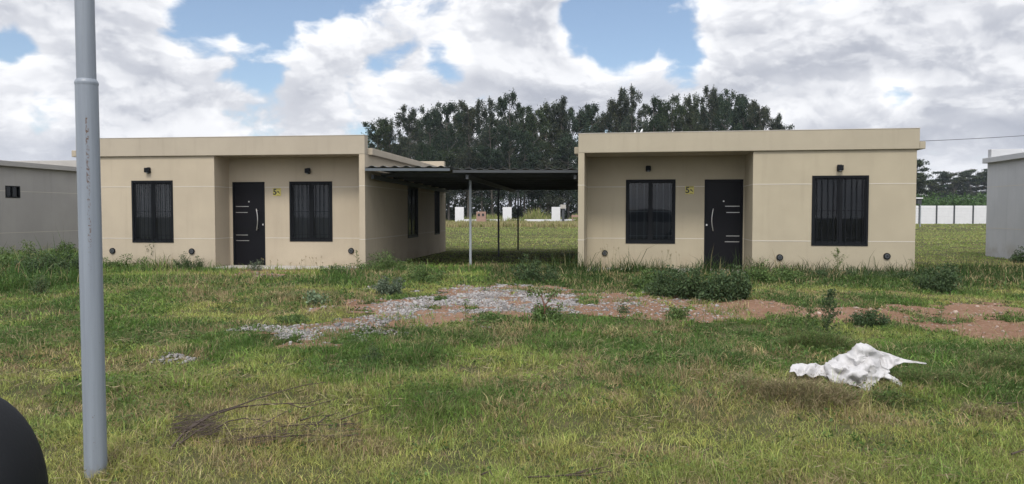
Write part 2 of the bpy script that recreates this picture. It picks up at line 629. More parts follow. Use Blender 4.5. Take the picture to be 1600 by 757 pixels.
DIRT_POLYS = [gpoly(q) for q in (
    [(700, 448), (800, 447), (880, 456), (960, 460), (1060, 466), (1160, 468), (1240, 480), (1230, 496), (1100, 502), (960, 500), (880, 497), (800, 498), (700, 500), (620, 512), (560, 524), (520, 545), (450, 545), (470, 520), (395, 525), (385, 512), (500, 505), (560, 492), (490, 482), (560, 474), (660, 470)],
    [(1230, 480), (1310, 478), (1400, 484), (1400, 506), (1340, 506), (1225, 497)],
    [(1380, 486), (1450, 478), (1560, 480), (1640, 488), (1700, 500), (1700, 534), (1600, 533), (1500, 524), (1430, 518), (1385, 505)],
    [(345, 423), (400, 422), (470, 424), (480, 430), (400, 434), (340, 430)],
    [(1150, 448), (1185, 450), (1180, 456), (1150, 455)],
)]
GRAVEL_POLYS = [gpoly(q) for q in (
    [(690, 452), (800, 447), (850, 455), (880, 468), (960, 474), (965, 486), (900, 490), (880, 496), (800, 494), (760, 488), (690, 494), (640, 486), (640, 472)],
    [(560, 478), (650, 480), (660, 492), (600, 506), (580, 518), (520, 526), (470, 532), (385, 524), (380, 513), (480, 512), (540, 500)],
    [(560, 525), (620, 512), (600, 532), (545, 538)],
    [(240, 560), (268, 558), (266, 570), (245, 572)],
    [(530, 450), (575, 447), (570, 455), (530, 455)],
    [(755, 503), (795, 503), (792, 511), (757, 511)],
)]
GRASSY = [gpoly(q) for q in ([(575, 512), (640, 508), (635, 516), (580, 520)], [(400, 498), (500, 492), (540, 497), (470, 508)],
                             [(1440, 492), (1500, 494), (1480, 501), (1430, 499)], [(1520, 496), (1600, 500), (1600, 512), (1530, 506)])]


def dirt_mask(x, y):
    wx, wy = warp2(x, y)
    m = np.zeros(np.shape(x), bool)
    for p in DIRT_POLYS: m |= inside(wx, wy, p)
    for p in GRASSY: m &= ~inside(wx, wy, p)
    m &= fbm(x, y, .55, 333, 3) > .25
    return m


def gravel_mask(x, y):
    wx, wy = warp2(x, y, 0.45, 0.3)
    m = np.zeros(np.shape(x), bool)
    for p in GRAVEL_POLYS: m |= inside(wx, wy, p)
    for p in GRASSY: m &= ~inside(wx, wy, p)
    m &= fbm(x, y, .55, 333, 3) > .25
    return m


# dirt track: a sheet just above the ground sheet
st = 0.06
xs = np.arange(-6.5, 11.5, st); ys = np.arange(6.5, 17.5, st)
X, Y = np.meshgrid(xs, ys)
nx = len(xs)
cx, cy = X[:-1, :-1] + st / 2, Y[:-1, :-1] + st / 2
mk = dirt_mask(cx, cy)
jj, ii = np.nonzero(mk)
a = jj * nx + ii
quads = np.stack([a, a + 1, a + 1 + nx, a + nx], 1)
used = np.unique(quads)
remap = np.full(X.size, -1); remap[used] = np.arange(len(used))
ux, uy = X.ravel()[used], Y.ravel()[used]
uz = H(ux, uy) + 0.005 + 0.006 * fbm(ux, uy, 0.25, 71)
me = np_mesh('dirt_track', np.stack([ux, uy, uz], 1), quads=remap[quads], smooth=True)
tag(link('dirt_track', me, 'dirt'), 'bare reddish earth strip crossing the grass in front of the houses', None, None, 'structure')

# ------------------------------------------------------------------ gravel
ICO_V = []
g_ = (1 + 5 ** .5) / 2
for s1 in (-1, 1):
    for s2 in (-g_, g_):
        ICO_V += [(0, s1, s2), (s1, s2, 0), (s2, 0, s1)]
ICO_V = np.array(ICO_V) / math.sqrt(1 + g_ * g_)
from itertools import combinations
ICO_F = [t for t in combinations(range(12), 3) if all(np.linalg.norm(ICO_V[t[p]] - ICO_V[t[q]]) < 1.2 for p, q in ((0, 1), (1, 2), (0, 2)))]
ICO_F = np.array([t if np.dot(np.cross(ICO_V[t[1]] - ICO_V[t[0]], ICO_V[t[2]] - ICO_V[t[0]]), ICO_V[t[0]]) > 0 else (t[0], t[2], t[1]) for t in ICO_F])


def rocks(x, y, size, cols, seed=1):
    r = np.random.default_rng(seed)
    n = len(x)
    v = ICO_V[None] * (1 + r.uniform(-.28, .28, (n, 12, 1)))
    v = v * (size[:, None, None] * r.uniform([.7, .6, .4], [1.3, 1.1, .75], (n, 3))[:, None, :])
    a = r.uniform(0, 6.28, n)
    c, s = np.cos(a)[:, None], np.sin(a)[:, None]
    vx = v[..., 0] * c - v[..., 1] * s + x[:, None]
    vy = v[..., 0] * s + v[..., 1] * c + y[:, None]
    vz = v[..., 2] + (H(x, y) + 0.008 + size * .12)[:, None]
    V = np.stack([vx, vy, vz], -1).reshape(-1, 3)
    Fc = (ICO_F[None] + (np.arange(n) * 12)[:, None, None]).reshape(-1, 3)
    return np_mesh('gravel', V, tris=Fc, col=np.repeat(cols, 12, 0))


n = 330000
x = RNG.uniform(-6.5, 3.0, n); y = RNG.uniform(5.5, 16.5, n)
k = gravel_mask(x, y)
k &= (fbm(x, y, .5, 91) > 0.36)
k2 = dirt_mask(x, y) & (RNG.random(n) < 0.05)
k = (k & (RNG.random(n) < np.clip((fbm(x, y, .7, 93) - .30) * 4.0, .10, .95))) | k2
x, y = x[k], y[k]
sz = RNG.gamma(1.6, 0.0046, len(x)) + 0.004
tone = RNG.uniform(0.10, 0.33, len(x)) * (0.75 + 0.5 * fbm(x, y, .8, 77))
tint = RNG.uniform(0, 1, (len(x), 1))
cols = tone[:, None] * (np.array([[1.0, 0.98, 0.98]]) * (1 - tint * .35) + np.array([[1.05, .82, .68]]) * tint * .35)
tag(link('gravel', rocks(x, y, sz, cols), 'stone'), 'patch of loose grey crushed stone spread over the red earth', 'gravel', None, 'stuff')
# stones scattered on the right-hand bare strip
n = 2600
x = RNG.uniform(1.5, 11, n); y = RNG.uniform(7, 12.5, n)
k = dirt_mask(x, y); x, y = x[k], y[k]
sz = RNG.gamma(2.5, 0.004, len(x)) + 0.005
cols = RNG.uniform(.14, .34, len(x))[:, None] * np.array([[1.1, .85, .7]])
tag(link('pebbles', rocks(x, y, sz, cols, 3), 'stone'), 'small scattered pebbles on the bare red earth strip', 'pebbles', None, 'stuff')

# ------------------------------------------------------------------ houses
HOUSE_L = 8.7


def make_window(parent, P, u0, u1, v0, v1, bars='front', nbars=9, small=False):
    """P(u, v, w): point in the wall frame, w into the wall"""
    def bx(mb, a, b_, c, d, w0, w1):
        pts = [P(a, c, w0), P(b_, c, w0), P(b_, d, w0), P(a, d, w0), P(a, c, w1), P(b_, c, w1), P(b_, d, w1), P(a, d, w1)]
        mb.add(pts, [(0, 1, 2, 3), (7, 6, 5, 4), (0, 4, 5, 1), (1, 5, 6, 2), (2, 6, 7, 3), (3, 7, 4, 0)])
    t = 0.045 if not small else 0.03
    g = 0.002
    fr = MB()
    u0 += g; u1 -= g; v0 += g; v1 -= g
    bx(fr, u0, u1, v0, v0 + t, -.012, .07); bx(fr, u0, u1, v1 - t, v1, -.012, .07)
    bx(fr, u0, u0 + t, v0 + t, v1 - t, -.012, .07); bx(fr, u1 - t, u1, v0 + t, v1 - t, -.012, .07)
    um = (u0 + u1) / 2
    bx(fr, um - .022, um + .022, v0 + t, v1 - t, .012, .055)
    # sash rails
    if not small:
        for (a, b_) in ((u0 + t, um - .022), (um + .022, u1 - t)):
            bx(fr, a, b_, v0 + t, v0 + t + .05, .02, .05); bx(fr, a, b_, v1 - t - .04, v1 - t, .02, .05)
            bx(fr, a, a + .03, v0 + t + .05, v1 - t - .04, .02, .05); bx(fr, b_ - .03, b_, v0 + t + .05, v1 - t - .04, .02, .05)
    w = fr.build('window', 'black', parent)
    gp = MB()
    gp.add([P(u0 + t * .5, v0 + t * .5, .038), P(u1 - t * .5, v0 + t * .5, .038), P(u1 - t * .5, v1 - t * .5, .038), P(u0 + t * .5, v1 - t * .5, .038)], [(0, 1, 2, 3)])
    gp.build('pane', 'glass', w)
    cp = MB()  # dark sheet standing in for the unlit room behind the pane
    cp.add([P(u0, v0, .125), P(u1, v0, .125), P(u1, v1, .125), P(u0, v1, .125)], [(0, 1, 2, 3)])
    cp.build('dark_backing', 'dark_backing', w)
    if bars:
        br = MB()
        w0, w1 = ((-.004, .008) if bars == 'front' else (.075, .087))
        for k in range(nbars):
            c = u0 + t + (u1 - u0 - 2 * t) * (k + .5 + random.uniform(-.1, .1)) / nbars
            bx(br, c - .006, c + .006, v0 + t * .6, v1 - t * .6, w0, w1)
        for vv in (v0 + (v1 - v0) * .12, v0 + (v1 - v0) * .5):
            bx(br, u0 + t * .6, u1 - t * .6, vv - .006, vv + .006, w1 + .001, w1 + .009)
        br.build('security_bars', 'black' if bars == 'front' else 'beam', w)
    return w


def make_house(name, label, origin, theta, s, d, mw, mb_, front, side0=(), side1=(), base_z=0.25, holes_front=True, extra=None):
    """s=+1: local x grows to the right from the pier; s=-1: to the left. front: dict of features"""
    root = empty(name, (origin[0], origin[1], base_z), -theta)
    tag(root, label, 'house', 'single storey flat roofed houses in a row')
    W = 7.03; X1 = front.get('x1', 3.75); L = HOUSE_L; ZT = 2.625; PT = 3.05
    zb = -0.45

    def Pf(yy):
        return lambda u, v, w: (s * u, yy + w, v)
    P0s = lambda u, v, w: (s * (0 + w), u, v)        # side at x=0 (pier side), u = depth
    P1s = lambda u, v, w: (s * (W - w), u, v)
    rec = front.get('recess_windows', []); room = front.get('room_windows', [])
    door = front.get('door')
    mb = MB()
    holes = [r[:4] for r in rec] + ([door] if door else [])
    panel(mb, Pf(d), 0.135, X1, zb, ZT, holes, .13)
    panel(mb, Pf(0.055), X1, W, zb, ZT, [r[:4] for r in room], .13)
    # return wall between recess and room, wing wall at the pier end
    mb.add([(s * X1, 0.055, zb), (s * X1, d, zb), (s * X1, d, ZT), (s * X1, 0.055, ZT)], [(0, 1, 2, 3)])
    mb.add([(0, 0, zb), (s * .135, 0, zb), (s * .135, 0, ZT), (0, 0, ZT)], [(0, 1, 2, 3)])
    mb.add([(s * .135, 0, zb), (s * .135, d, zb), (s * .135, d, ZT), (s * .135, 0, ZT)], [(0, 1, 2, 3)])
    panel(mb, P0s, 0, L, zb, ZT, [r[:4] for r in side0], .13)
    panel(mb, P1s, 0.055, L, zb, ZT, [r[:4] for r in side1], .13)
    mb.add([(0, L, zb), (s * W, L, zb), (s * W, L, ZT), (0, L, ZT)], [(0, 1, 2, 3)])
    mb.build('wall', mw, root)
    # front parapet band, roof slab with its overhanging rim, back parapet
    pa = MB()
    pa.box(0, s * (W + .035), 0, .24, ZT, PT)
    pa.build('parapet', mb_, root, bevel=.012)
    pa = MB()
    pa.box(0, s * W, L - .22, L, 2.785, PT - .01)
    pa.build('parapet', mb_, root, bevel=.012)
    rf = MB()
    rf.box(s * -.105, s * (W + .15), .243, L - .0, ZT + .002, 2.78)
    rf.box(s * (W + .037), s * (W + .15), 0.004, .24, ZT + .002, 2.78)
    rf.build('roof', mb_, root, bevel=.01)
    cap = MB()
    cap.box(s * -.004, s * (W + .039), -.006, .25, PT + .001, PT + .012)
    cap.build('parapet_cap', 'strip', root)
    # joint profiles
    class JS:
        def box(self, *a): MB().box(*a).build('joint_strip', 'strip', root)
    js = JS()
    for zz in (.70, 1.915):
        h = .0075
        spans = [(.135, X1, d)]
        for (a, b_, yy) in ((.137, X1 - .004, d), (X1 + .0, W, .055)):
            cuts = [(r[0], r[1]) for r in (rec if yy == d else room) if r[2] < zz < r[3]]
            if yy == d and door: cuts.append(door[:2])
            cuts.sort(); p = a
            for (c0, c1) in cuts + [(b_, b_)]:
                if c0 - p > .01: js.box(s * p, s * (c0 - .003), yy - .004, yy + .01, zz - h, zz + h)
                p = c1 + .003
        js.box(s * -.004, s * .135, -.004, .01, zz - h, zz + h)
        js.box(s * .13, s * .139, .012, d - .006, zz - h, zz + h)
        js.box(s * (X1 - .004), s * X1, .06, d - .006, zz - h, zz + h)
        for (xx, ws, y0) in ((0, side0, .012), (W, side1, .07)):
            cuts = sorted([(r[0], r[1]) for r in ws if r[2] < zz < r[3]]); p = y0
            for (c0, c1) in cuts + [(L, L)]:
                if xx == 0: js.box(s * -.004, s * .01, p, c0 - .003, zz - h, zz + h)
                else: js.box(s * (W + .004), s * (W - .01), p, c0 - .003, zz - h, zz + h)
                p = c1 + .003
    # windows
    for r in rec: make_window(root, Pf(d), *r[:4], **r[4])
    for r in room: make_window(root, Pf(.055), *r[:4], **r[4])
    for r in side0: make_window(root, P0s, *r[:4], **r[4])
    for r in side1: make_window(root, P1s, *r[:4], **r[4])
    if door:
        u0, u1, v0, v1 = door
        dm = MB()
        xa, xb = sorted((s * (u0 + .003), s * (u1 - .003)))
        dm.box(xa + .035, xb - .035, d + .02, d + .07, v0, v1 - .038)
        dr = dm.build('door', 'doorblk', root, bevel=.004)
        fm = MB()
        fm.box(xa, xa + .033, d - .008, d + .10, v0, v1 - .003); fm.box(xb - .033, xb, d - .008, d + .10, v0, v1 - .003)
        fm.box(xa + .034, xb - .034, d - .008, d + .10, v1 - .036, v1 - .003)
        fm.build('door_frame', 'black', dr)
        hs = front['handle']      # +1: handle toward larger u
        hu = (u1 - .17) if hs > 0 else (u0 + .17)
        pts = []
        for k in range(13):
            t = k / 12
            bow = math.sin(math.pi * t)
            pts.append((s * (hu + hs * .035 * bow - hs * .03), d - .035 - .015 * bow, .88 + .52 * t))
        hm = MB().tube(pts, .011, 8)
        hm.tube([(pts[1][0], d + .02, pts[1][2]), pts[1]], .008, 6).tube([(pts[-2][0], d + .02, pts[-2][2]), pts[-2]], .008, 6)
        hm.build('handle', 'steel', dr, smooth=True)
        e0, e1 = ((u0 + .075, u0 + .40) if hs > 0 else (u1 - .40, u1 - .075))
        for i_, zz in enumerate((.63, .765, 1.31, 1.455)):
            o_ = .03 if i_ in (1, 2) else 0
            dec = MB().box(s * (e0 + (o_ if hs < 0 else 0)), s * (e1 + (o_ if hs > 0 else 0) - (.0 if hs > 0 else 0)), d + .012, d + .0195, zz - .0065, zz + .0065)
            dec.build('trim_strip', 'steel', dr)
        pc_ = (u0 + u1) / 2
        ph = MB().tube([(s * pc_, d + .022, 1.57), (s * pc_, d + .008, 1.57)], .018, 12)
        ph.build('peephole', 'steel', dr)
        lu = (u1 - .055) if hs > 0 else (u0 + .055)
        MB().tube([(s * lu, d + .022, 1.02), (s * lu, d + .004, 1.02)], .022, 12).build('lock', 'steel', dr)
    for (u, v, yy) in front.get('vents', []):
        y0 = d if yy else .055
        vm = MB()
        vm.tube([(s * u, y0 + .01, v), (s * u, y0 - .03, v)], [.072, .068], 20)
        ve = vm.build('vent', 'black', root)
        ri = MB()
        for rr in (.05, .03, .012):
            ri.tube([(s * u, y0 - .031, v), (s * u, y0 - .036, v)], [rr, rr - .006], 16)
        ri.build('vent_grille', 'darksteel', ve)
    for (u, v, yy) in front.get('lamps', []):
        y0 = d if yy else .055
        lm = MB()
        lm.box(s * (u - .06), s * (u + .06), y0 - .10, y0 - .004, v - .065, v + .045)
        la = lm.build('wall_lamp', 'black', root, bevel=.01)
        MB().box(s * (u - .045), s * (u + .045), y0 - .0035, y0 + .002, v - .085, v + .06).build('mounting_plate', 'black', la)
        MB().tube([(s * u, y0 - .055, v - .064), (s * u, y0 - .055, v - .078)], .03, 12).build('lamp_lens', 'zinc', la)
    sg = front.get('sign')
    if sg:
        u, v = sg
        x_, y_ = s * u, d
        pl = MB().box(x_ - .098, x_ + .098, y_ - .012, y_ - .002, v - .092, v + .092).build('number_plate', 'yellow', root, bevel=.003)
        cu = bpy.data.curves.new('digit', 'FONT')
        cu.body = '5'; cu.size = .19; cu.extrude = .002; cu.offset = .006
        tmp = bpy.data.objects.new('digit', cu)
        dg = bpy.context.evaluated_depsgraph_get()
        dme = bpy.data.meshes.new_from_object(tmp)
        dme.name = 'digit'
        bpy.data.objects.remove(tmp)
        t_ = link('digit', dme, 'ink', pl)
        t_.rotation_euler = (R(90), 0, 0)
        t_.location = (x_ - .095, y_ - .0145, v - .062)
        em = MB()      # the small dark curved mark to the right of the digit and the fine print lines
        q = [(.000, -.02), (.012, .018), (.04, .022), (.066, -.012), (.078, -.045), (.060, -.04), (.038, -.012), (.016, -.004)]
        em.add([(x_ + a, y_ - .014, v + b_) for a, b_ in q], [tuple(range(len(q)))])
        em.box(x_ - .085, x_ + .085, y_ - .0135, y_ - .0122, v + .078, v + .085)
        em.box(x_ - .01, x_ + .08, y_ - .0135, y_ - .0122, v + .058, v + .063)
        em.box(x_ + .0, x_ + .07, y_ - .0135, y_ - .0122, v - .080, v - .073)
        em.build('plate_print', 'ink', pl)
    # porch floor
    fl = MB()
    fl.box(s * .137, s * (X1 - .003), -.06 if s > 0 else -.08, d - .002, zb, .0 if s > 0 else .035)
    fl.build('porch_floor', 'concrete', root, bevel=.01)
    return root


TR, TL = R(8.9), R(7.0)
right_house = make_house('house', 'khaki flat roofed house right of the carport, black door between two windows',
    (1.4686, 16.8), TR, +1, 1.25, 'khaki', 'khaki_band',
    dict(recess_windows=[(1.04, 2.19, .575, 2.085, dict(bars='back', nbars=7))],
         room_windows=[(4.96, 6.10, .60, 2.09, dict(bars='front', nbars=9))],
         door=(2.85, 3.72, 0.0, 2.075), handle=-1,
         vents=[(.553, .345, 1), (4.32, .345, 0), (6.48, .39, 0)], lamps=[(1.559, 2.35, 1), (5.51, 2.26, 0)], sign=(2.51, 1.83)))
cm = MB()
cm.tube([(1.23, .8, 2.77), (1.23, .8, 3.10), (1.25, .8, 3.19)], .02, 6)
cm.tube([(1.33, .8, 2.77), (1.33, .8, 3.04), (1.39, .8, 3.17), (1.41, .8, 3.22)], [.03, .03, .025, .012], 6)
cm.tube([(1.35, .8, 3.04), (1.50, .8, 3.08)], [.022, .01], 6)
cm.build('roof_conduit', 'pvc', right_house)

sw = dict(bars='front', nbars=8)
left_house = make_house('house', 'beige flat roofed house left of the carport with tall windows along its shaded side',
    (-3.3234, 17.1), TL, -1, 0.75, 'beige', 'beige_band',
    dict(x1=3.63, recess_windows=[(1.045, 2.11, .615, 2.05, dict(bars='front', nbars=9))],
         room_windows=[(4.66, 5.70, .60, 2.06, dict(bars='front', nbars=9))],
         door=(2.73, 3.548, 0.035, 2.045), handle=-1,
         vents=[(.59, .40, 1), (4.21, .40, 0), (6.21, .40, 0)], lamps=[(1.63, 2.31, 1), (5.26, 2.31, 0)], sign=(2.42, 1.80)),
    side0=[(3.72, 4.86, .60, 2.05, sw), (7.02, 7.75, .60, 2.05, sw)])
far_left = make_house('house', 'unpainted grey rendered house at the left edge with one tiny side window',
    (-15.25 - 7.03 * math.cos(TL), 16.9 + 7.03 * math.sin(TL)), TL, +1, 1.25, 'grey_w', 'grey_w',
    dict(recess_windows=[(1.2, 2.3, .6, 2.06, sw)], room_windows=[(4.8, 5.9, .6, 2.06, sw)], door=(2.88, 3.7, 0, 2.06), handle=-1),
    side1=[(5.0, 5.55, 1.72, 2.07, dict(bars=None, small=True))], base_z=.27)
far_right = make_house('house', 'cool grey rendered house cut off by the right edge of the picture',
    (12.9 + 7.03 * math.cos(TR), 14.1 - 7.03 * math.sin(TR)), TR, -1, 1.25, 'grey_c', 'grey_c',
    dict(recess_windows=[(1.2, 2.3, .6, 2.06, sw)], room_windows=[(4.8, 5.9, .6, 2.06, sw)], door=(2.88, 3.7, 0, 2.06), handle=-1), base_z=.40)

# ------------------------------------------------------------------ carport
cp = empty('carport', (-0.95, 18.0, .25))
tag(cp, 'low carport with corrugated metal roof on thin posts spanning between the two houses', 'carport')
off = Vector((-.95, 18.0, .25))
uL = Vector((math.sin(TL), math.cos(TL), 0)); uR = Vector((math.sin(TR), math.cos(TR), 0))
A = Vector((-3.3234, 17.1, 0)) + uL * .12 + Vector((.012, 0, 0)); B = Vector((1.4686, 16.8, 0)) + uR * .45 - Vector((.012, 0, 0))
LEN = 8.4
ZF, ZBk = 2.475, 2.37


def CP(u, v, z=0):
    f = A.lerp(B, u); k = (A + uL * LEN).lerp(B + uR * LEN, u)
    p = f.lerp(k, v)
    p.z = ZF + (ZBk - ZF) * v + z
    return p - off


def sheet(u0, u1, dz, v0=0.0):
    mb = MB()
    wdt = (B - A).length
    n = int((u1 - u0) * wdt / .257 * 6)
    prof = [0, 0, 0, .6, 1, .6]
    us = [u0 + (u1 - u0) * k / n for k in range(n + 1)]
    vs = [v0 + (1.01 - v0) * k / 8 for k in range(9)]
    vv = []
    for t in (0, -.004):
        for v in vs:
            for k, u in enumerate(us):
                vv.append(CP(u, v, .07 + dz + .034 * prof[k % 6] + t))
    m_ = len(us)
    ff = []
    T = m_ * len(vs)
    for j in range(len(vs) - 1):
        for k in range(m_ - 1):
            a = j * m_ + k
            ff.append((a, a + 1, a + 1 + m_, a + m_)); ff.append((T + a + m_, T + a + 1 + m_, T + a + 1, T + a))
    for k in range(m_ - 1):
        ff.append((T + k, T + k + 1, k + 1, k))
    mb.add(vv, ff)
    return mb


sheet(.002, .405, .03, -.03).build('roof_sheet', 'sheet', cp)
sheet(.39, .997, -.004).build('roof_sheet', 'sheet', cp)


def bar(mb, p, q, w, h):
    p = Vector(p); q = Vector(q)
    d = (q - p).normalized(); sx = Vector((d.y, -d.x, 0)).normalized() * w / 2; up = Vector((0, 0, h / 2))
    vs = [p - sx - up, p + sx - up, p + sx + up, p - sx + up, q - sx - up, q + sx - up, q + sx + up, q - sx + up]
    mb.add(vs, [(0, 1, 2, 3), (7, 6, 5, 4), (0, 4, 5, 1), (1, 5, 6, 2), (2, 6, 7, 3), (3, 7, 4, 0)])


fb = MB(); bar(fb, CP(.004, -.025, .045), CP(.40, -.025, .045), .04, .06); fb.build('front_beam', 'beam', cp)
fb = MB(); bar(fb, CP(.402, .004, .02), CP(.995, .004, .02), .05, .06); fb.build('front_beam', 'darksteel', cp)
for k in range(1, 9):
    fb = MB(); bar(fb, CP(.004, k / 8, -.0), CP(.996, k / 8, -.0), .05, .09); fb.build('purlin', 'darksteel', cp)
UP = .468
for u in (.02, UP, .98):
    fb = MB(); bar(fb, CP(u, 0.01, -.10), CP(u, .995, -.10), .06, .10); fb.build('rafter', 'darksteel', cp)
for (px_, Yp, mt) in ((735, 18.1, 'zinc'), (779, 22.4, 'darksteel'), (809.5, 26.1, 'darksteel')):  # rear posts get a darker steel to paint in the carport's shade
    xx = (px_ - 800) / F * Yp
    pm = MB(); r_ = .027
    vloc = (Yp - 17.3) / (LEN * math.cos(R(8)))
    zt = ZF + (ZBk - ZF) * min(1, vloc) - .05
    pm.box(xx - r_ - off.x, xx + r_ - off.x, Yp - r_ - off.y, Yp + r_ - off.y, -.35, zt - off.z)
    po = pm.build('post', mt, cp, bevel=.004)
    MB().box(xx - .07 - off.x, xx + .07 - off.x, Yp - .07 - off.y, Yp + .07 - off.y, zt - off.z + .001, zt - off.z + .008).build('post_head', 'darksteel', po)

# ------------------------------------------------------------------ painted pole in the foreground
g0 = G(150, 741)
pole = empty('street_pole', (g0.x, g0.y, g0.z - .02))
pole.rotation_euler = (0, R(-.15), 0)
tag(pole, 'tall grey blue painted steel pole with rust specks in the left foreground', 'pole')
rad = .0605
jz = at(136, 134, g0.y).z - g0.z + .02
MB().tube([(0, 0, -.3), (0, 0, jz)], [rad, rad * .985], 48).build('lower_section', 'pole', pole, smooth=True)
MB().tube([(0, 0, jz - .0), (0, 0, jz + .012), (0, 0, jz + .02), (0, 0, jz + .032), (0, 0, jz + .036)],
          [rad * .99, rad * 1.03, rad * 1.0, rad * .88, rad * .83], 48).build('joint_collar', 'pole', pole, smooth=True)
MB().tube([(0, 0, jz + .034), (0, 0, 6.6)], [rad * .84, rad * .80], 48).build('upper_section', 'pole', pole, smooth=True)
MB().tube([(0, 0, 6.5), (0.1, .4, 6.75), (.2, 1.0, 6.85)], [.04, .035, .03], 12).build('arm', 'pole', pole, smooth=True)
lh = MB(); lh.box(.12, .3, .95, 1.5, 6.80, 6.90); lh.build('lamp_head', 'zinc', pole, bevel=.03)

# ------------------------------------------------------------------ air
hb_ = MB(); hb_.box(-601, 601, -201, 701, -1.6, 30.0)
hz = bpy.data.materials.new('air'); hz.use_nodes = True
ht = hz.node_tree; ht.nodes.clear()
pv = N(ht, 'ShaderNodeVolumePrincipled')
pv.inputs['Color'].default_value = (0.80, 0.88, 1.0, 1)
pv.inputs['Density'].default_value = HAZE
pv.inputs['Anisotropy'].default_value = 0.2
ho = N(ht, 'ShaderNodeOutputMaterial')
ht.links.new(pv.outputs[0], ho.inputs['Volume'])
MAT['air'] = hz
tag(hb_.build('haze', 'air'), 'thin summer haze over the plots', 'haze', None, 'stuff')

# ------------------------------------------------------------------ far structures
YB = 88.0


def far_box(mb, x0, x1, y0, y1, Y, depth=.35, z0=None):
    a = at(x0, y1, Y); b_ = at(x1, y0, Y)
    mb.box(a.x, b_.x, Y, Y + depth, (a.z if z0 is None else z0), b_.z)


wall = empty('ruined_wall', (0, YB, .25))
tag(wall, 'low unfinished white masonry wall with three upright stubs seen under the carport', 'wall')


def childbox(name, mat, parent, x0, x1, y0, y1, Y, depth, deep=True):
    a = at(x0, y1, Y); b_ = at(x1, y0, Y)
    o_ = parent.location
    mb = MB().box(a.x - o_.x, b_.x - o_.x, Y - o_.y, Y + depth - o_.y, (0 if deep else a.z - o_.z) - (.4 if deep else 0), b_.z - o_.z)
    return mb.build(name, mat, parent, bevel=.01)


for (x0, x1) in ((711, 724.6), (785.5, 799.5), (862, 875.5)):
    childbox('wall_stub', 'white', wall, x0, x1, 323.8, 350, YB, .3)
for (x0, x1) in ((724.8, 744), (759, 785.3), (799.7, 861.8), (875.7, 915)):
    childbox('low_course', 'white', wall, x0, x1, 343, 350, YB + .05, .2)
kb = empty('brick_cabinet', (at(751, 350, YB - 2).x, YB - 2, .25))
tag(kb, 'small brown brick meter cabinet with two dark openings beside the white stubs', 'cabinet')
childbox('brick_body', 'brick', kb, 744.3, 759, 331, 352, YB - 2, 1.0)
for x0 in (746.5, 753):
    childbox('opening', 'ink', kb, x0, x0 + 3.5, 334, 338, YB - 2.04, .035, False)
mp = empty('meter_post', (at(880, 350, YB - 1.5).x, YB - 1.5, .25))
tag(mp, 'dark post carrying a square grey meter box by the third white stub', 'post')
childbox('post', 'darksteel', mp, 878, 882, 326.5, 352, YB - 1.5, .25)
childbox('meter_box', 'concrete', mp, 875.7, 884.3, 320, 326.3, YB - 1.6, .4, False)
tb = empty('timber_rail', (at(900, 345, YB - 3).x, YB - 3, .25))
tag(tb, 'pinkish board on short legs lying in front of the low white wall', 'rail')
childbox('board', 'brick', tb, 893, 912, 336.5, 339.5, YB - 3, .15, False)
childbox('leg', 'brick', tb, 894, 895.2, 339.6, 352, YB - 3, .12)
childbox('leg', 'brick', tb, 909, 910.2, 339.6, 352, YB - 3, .12)

pw = empty('panel_fence', (at(1490, 350, YB + 2).x, YB + 2, .25))
tag(pw, 'long white precast concrete panel fence with grey posts at the far right', 'fence')
xs_ = [1330, 1357, 1384, 1410, 1436, 1463, 1490.5, 1520, 1549, 1578, 1607, 1636, 1665, 1694, 1723]
for a_, b_ in zip(xs_[:-1], xs_[1:]):
    l, r_ = at(a_, 350, YB + 2).x - pw.location.x, at(b_, 350, YB + 2).x - pw.location.x
    top = at(a_, 322, YB + 2).z - .25
    mb = MB()
    nrow = 7
    for k in range(nrow):
        z0 = -.1 + (top + .1) * k / nrow; z1 = -.1 + (top + .1) * (k + 1) / nrow
        mb.box(l + .09, r_ - .09, .0, .05, z0 + .02, z1 - .02)
        mb.box(l + .09, r_ - .09, .04, .05, z1 - .0195, z1 + .0195)
    mb.build('concrete_panel', 'white', pw)
    MB().box(l - .085, l + .085, -.05, .09, -.5, top + .04).build('fence_post', 'darksteel', pw)
gm = empty('meter_pillar', (at(1438, 350, 70).x, 70, .25))
tag(gm, 'dark meter pillar with a pale top slab by the white panel fence', 'pillar')
childbox('pillar_post', 'zinc', gm, 1437.5, 1439.5, 319, 357, 70, .15)
childbox('pillar_box', 'darksteel', gm, 1434, 1440.5, 311, 319, 69.9, .4, False)
childbox('top_slab', 'white', gm, 1431.5, 1442.5, 309, 310.9, 69.8, .6, False)

# ------------------------------------------------------------------ power cable with its poles
cb = empty('power_cable', (at(1700, 204, 48)))
tag(cb, 'thin dark power cable crossing the sky right of the khaki house', 'cable')
p0, p1, p2 = at(1760, 200, 50), at(1447, 220.5, 44), at(935, 226, 25.6)
pts = []
for k in range(41):
    t = k / 40
    q = p0 * (1 - t) ** 2 + (p1 * 2 - (p0 + p2) * .5) * 2 * t * (1 - t) + p2 * t * t
    pts.append(q - cb.location)
MB().tube(pts, .016, 5).build('wire', 'cable', cb)
for (p, nm, lb) in ((p0, 'utility_pole', 'concrete utility pole carrying the cable beyond the right edge'),):
    up_ = empty(nm, (p.x, p.y + .15, .25)); tag(up_, lb, 'pole')
    MB().tube([(0, 0, -.4), (0, 0, p.z - .2)], [.16, .11], 12).build('shaft', 'concrete', up_, smooth=True)
    MB().box(-.9, .9, -.08, .02, p.z - .5, p.z - .38).build('crossarm', 'bark', up_)

# ------------------------------------------------------------------ foliage generators


def rand_unit(n, r):
    v = r.normal(size=(n, 3))
    return v / np.linalg.norm(v, axis=1, keepdims=True)


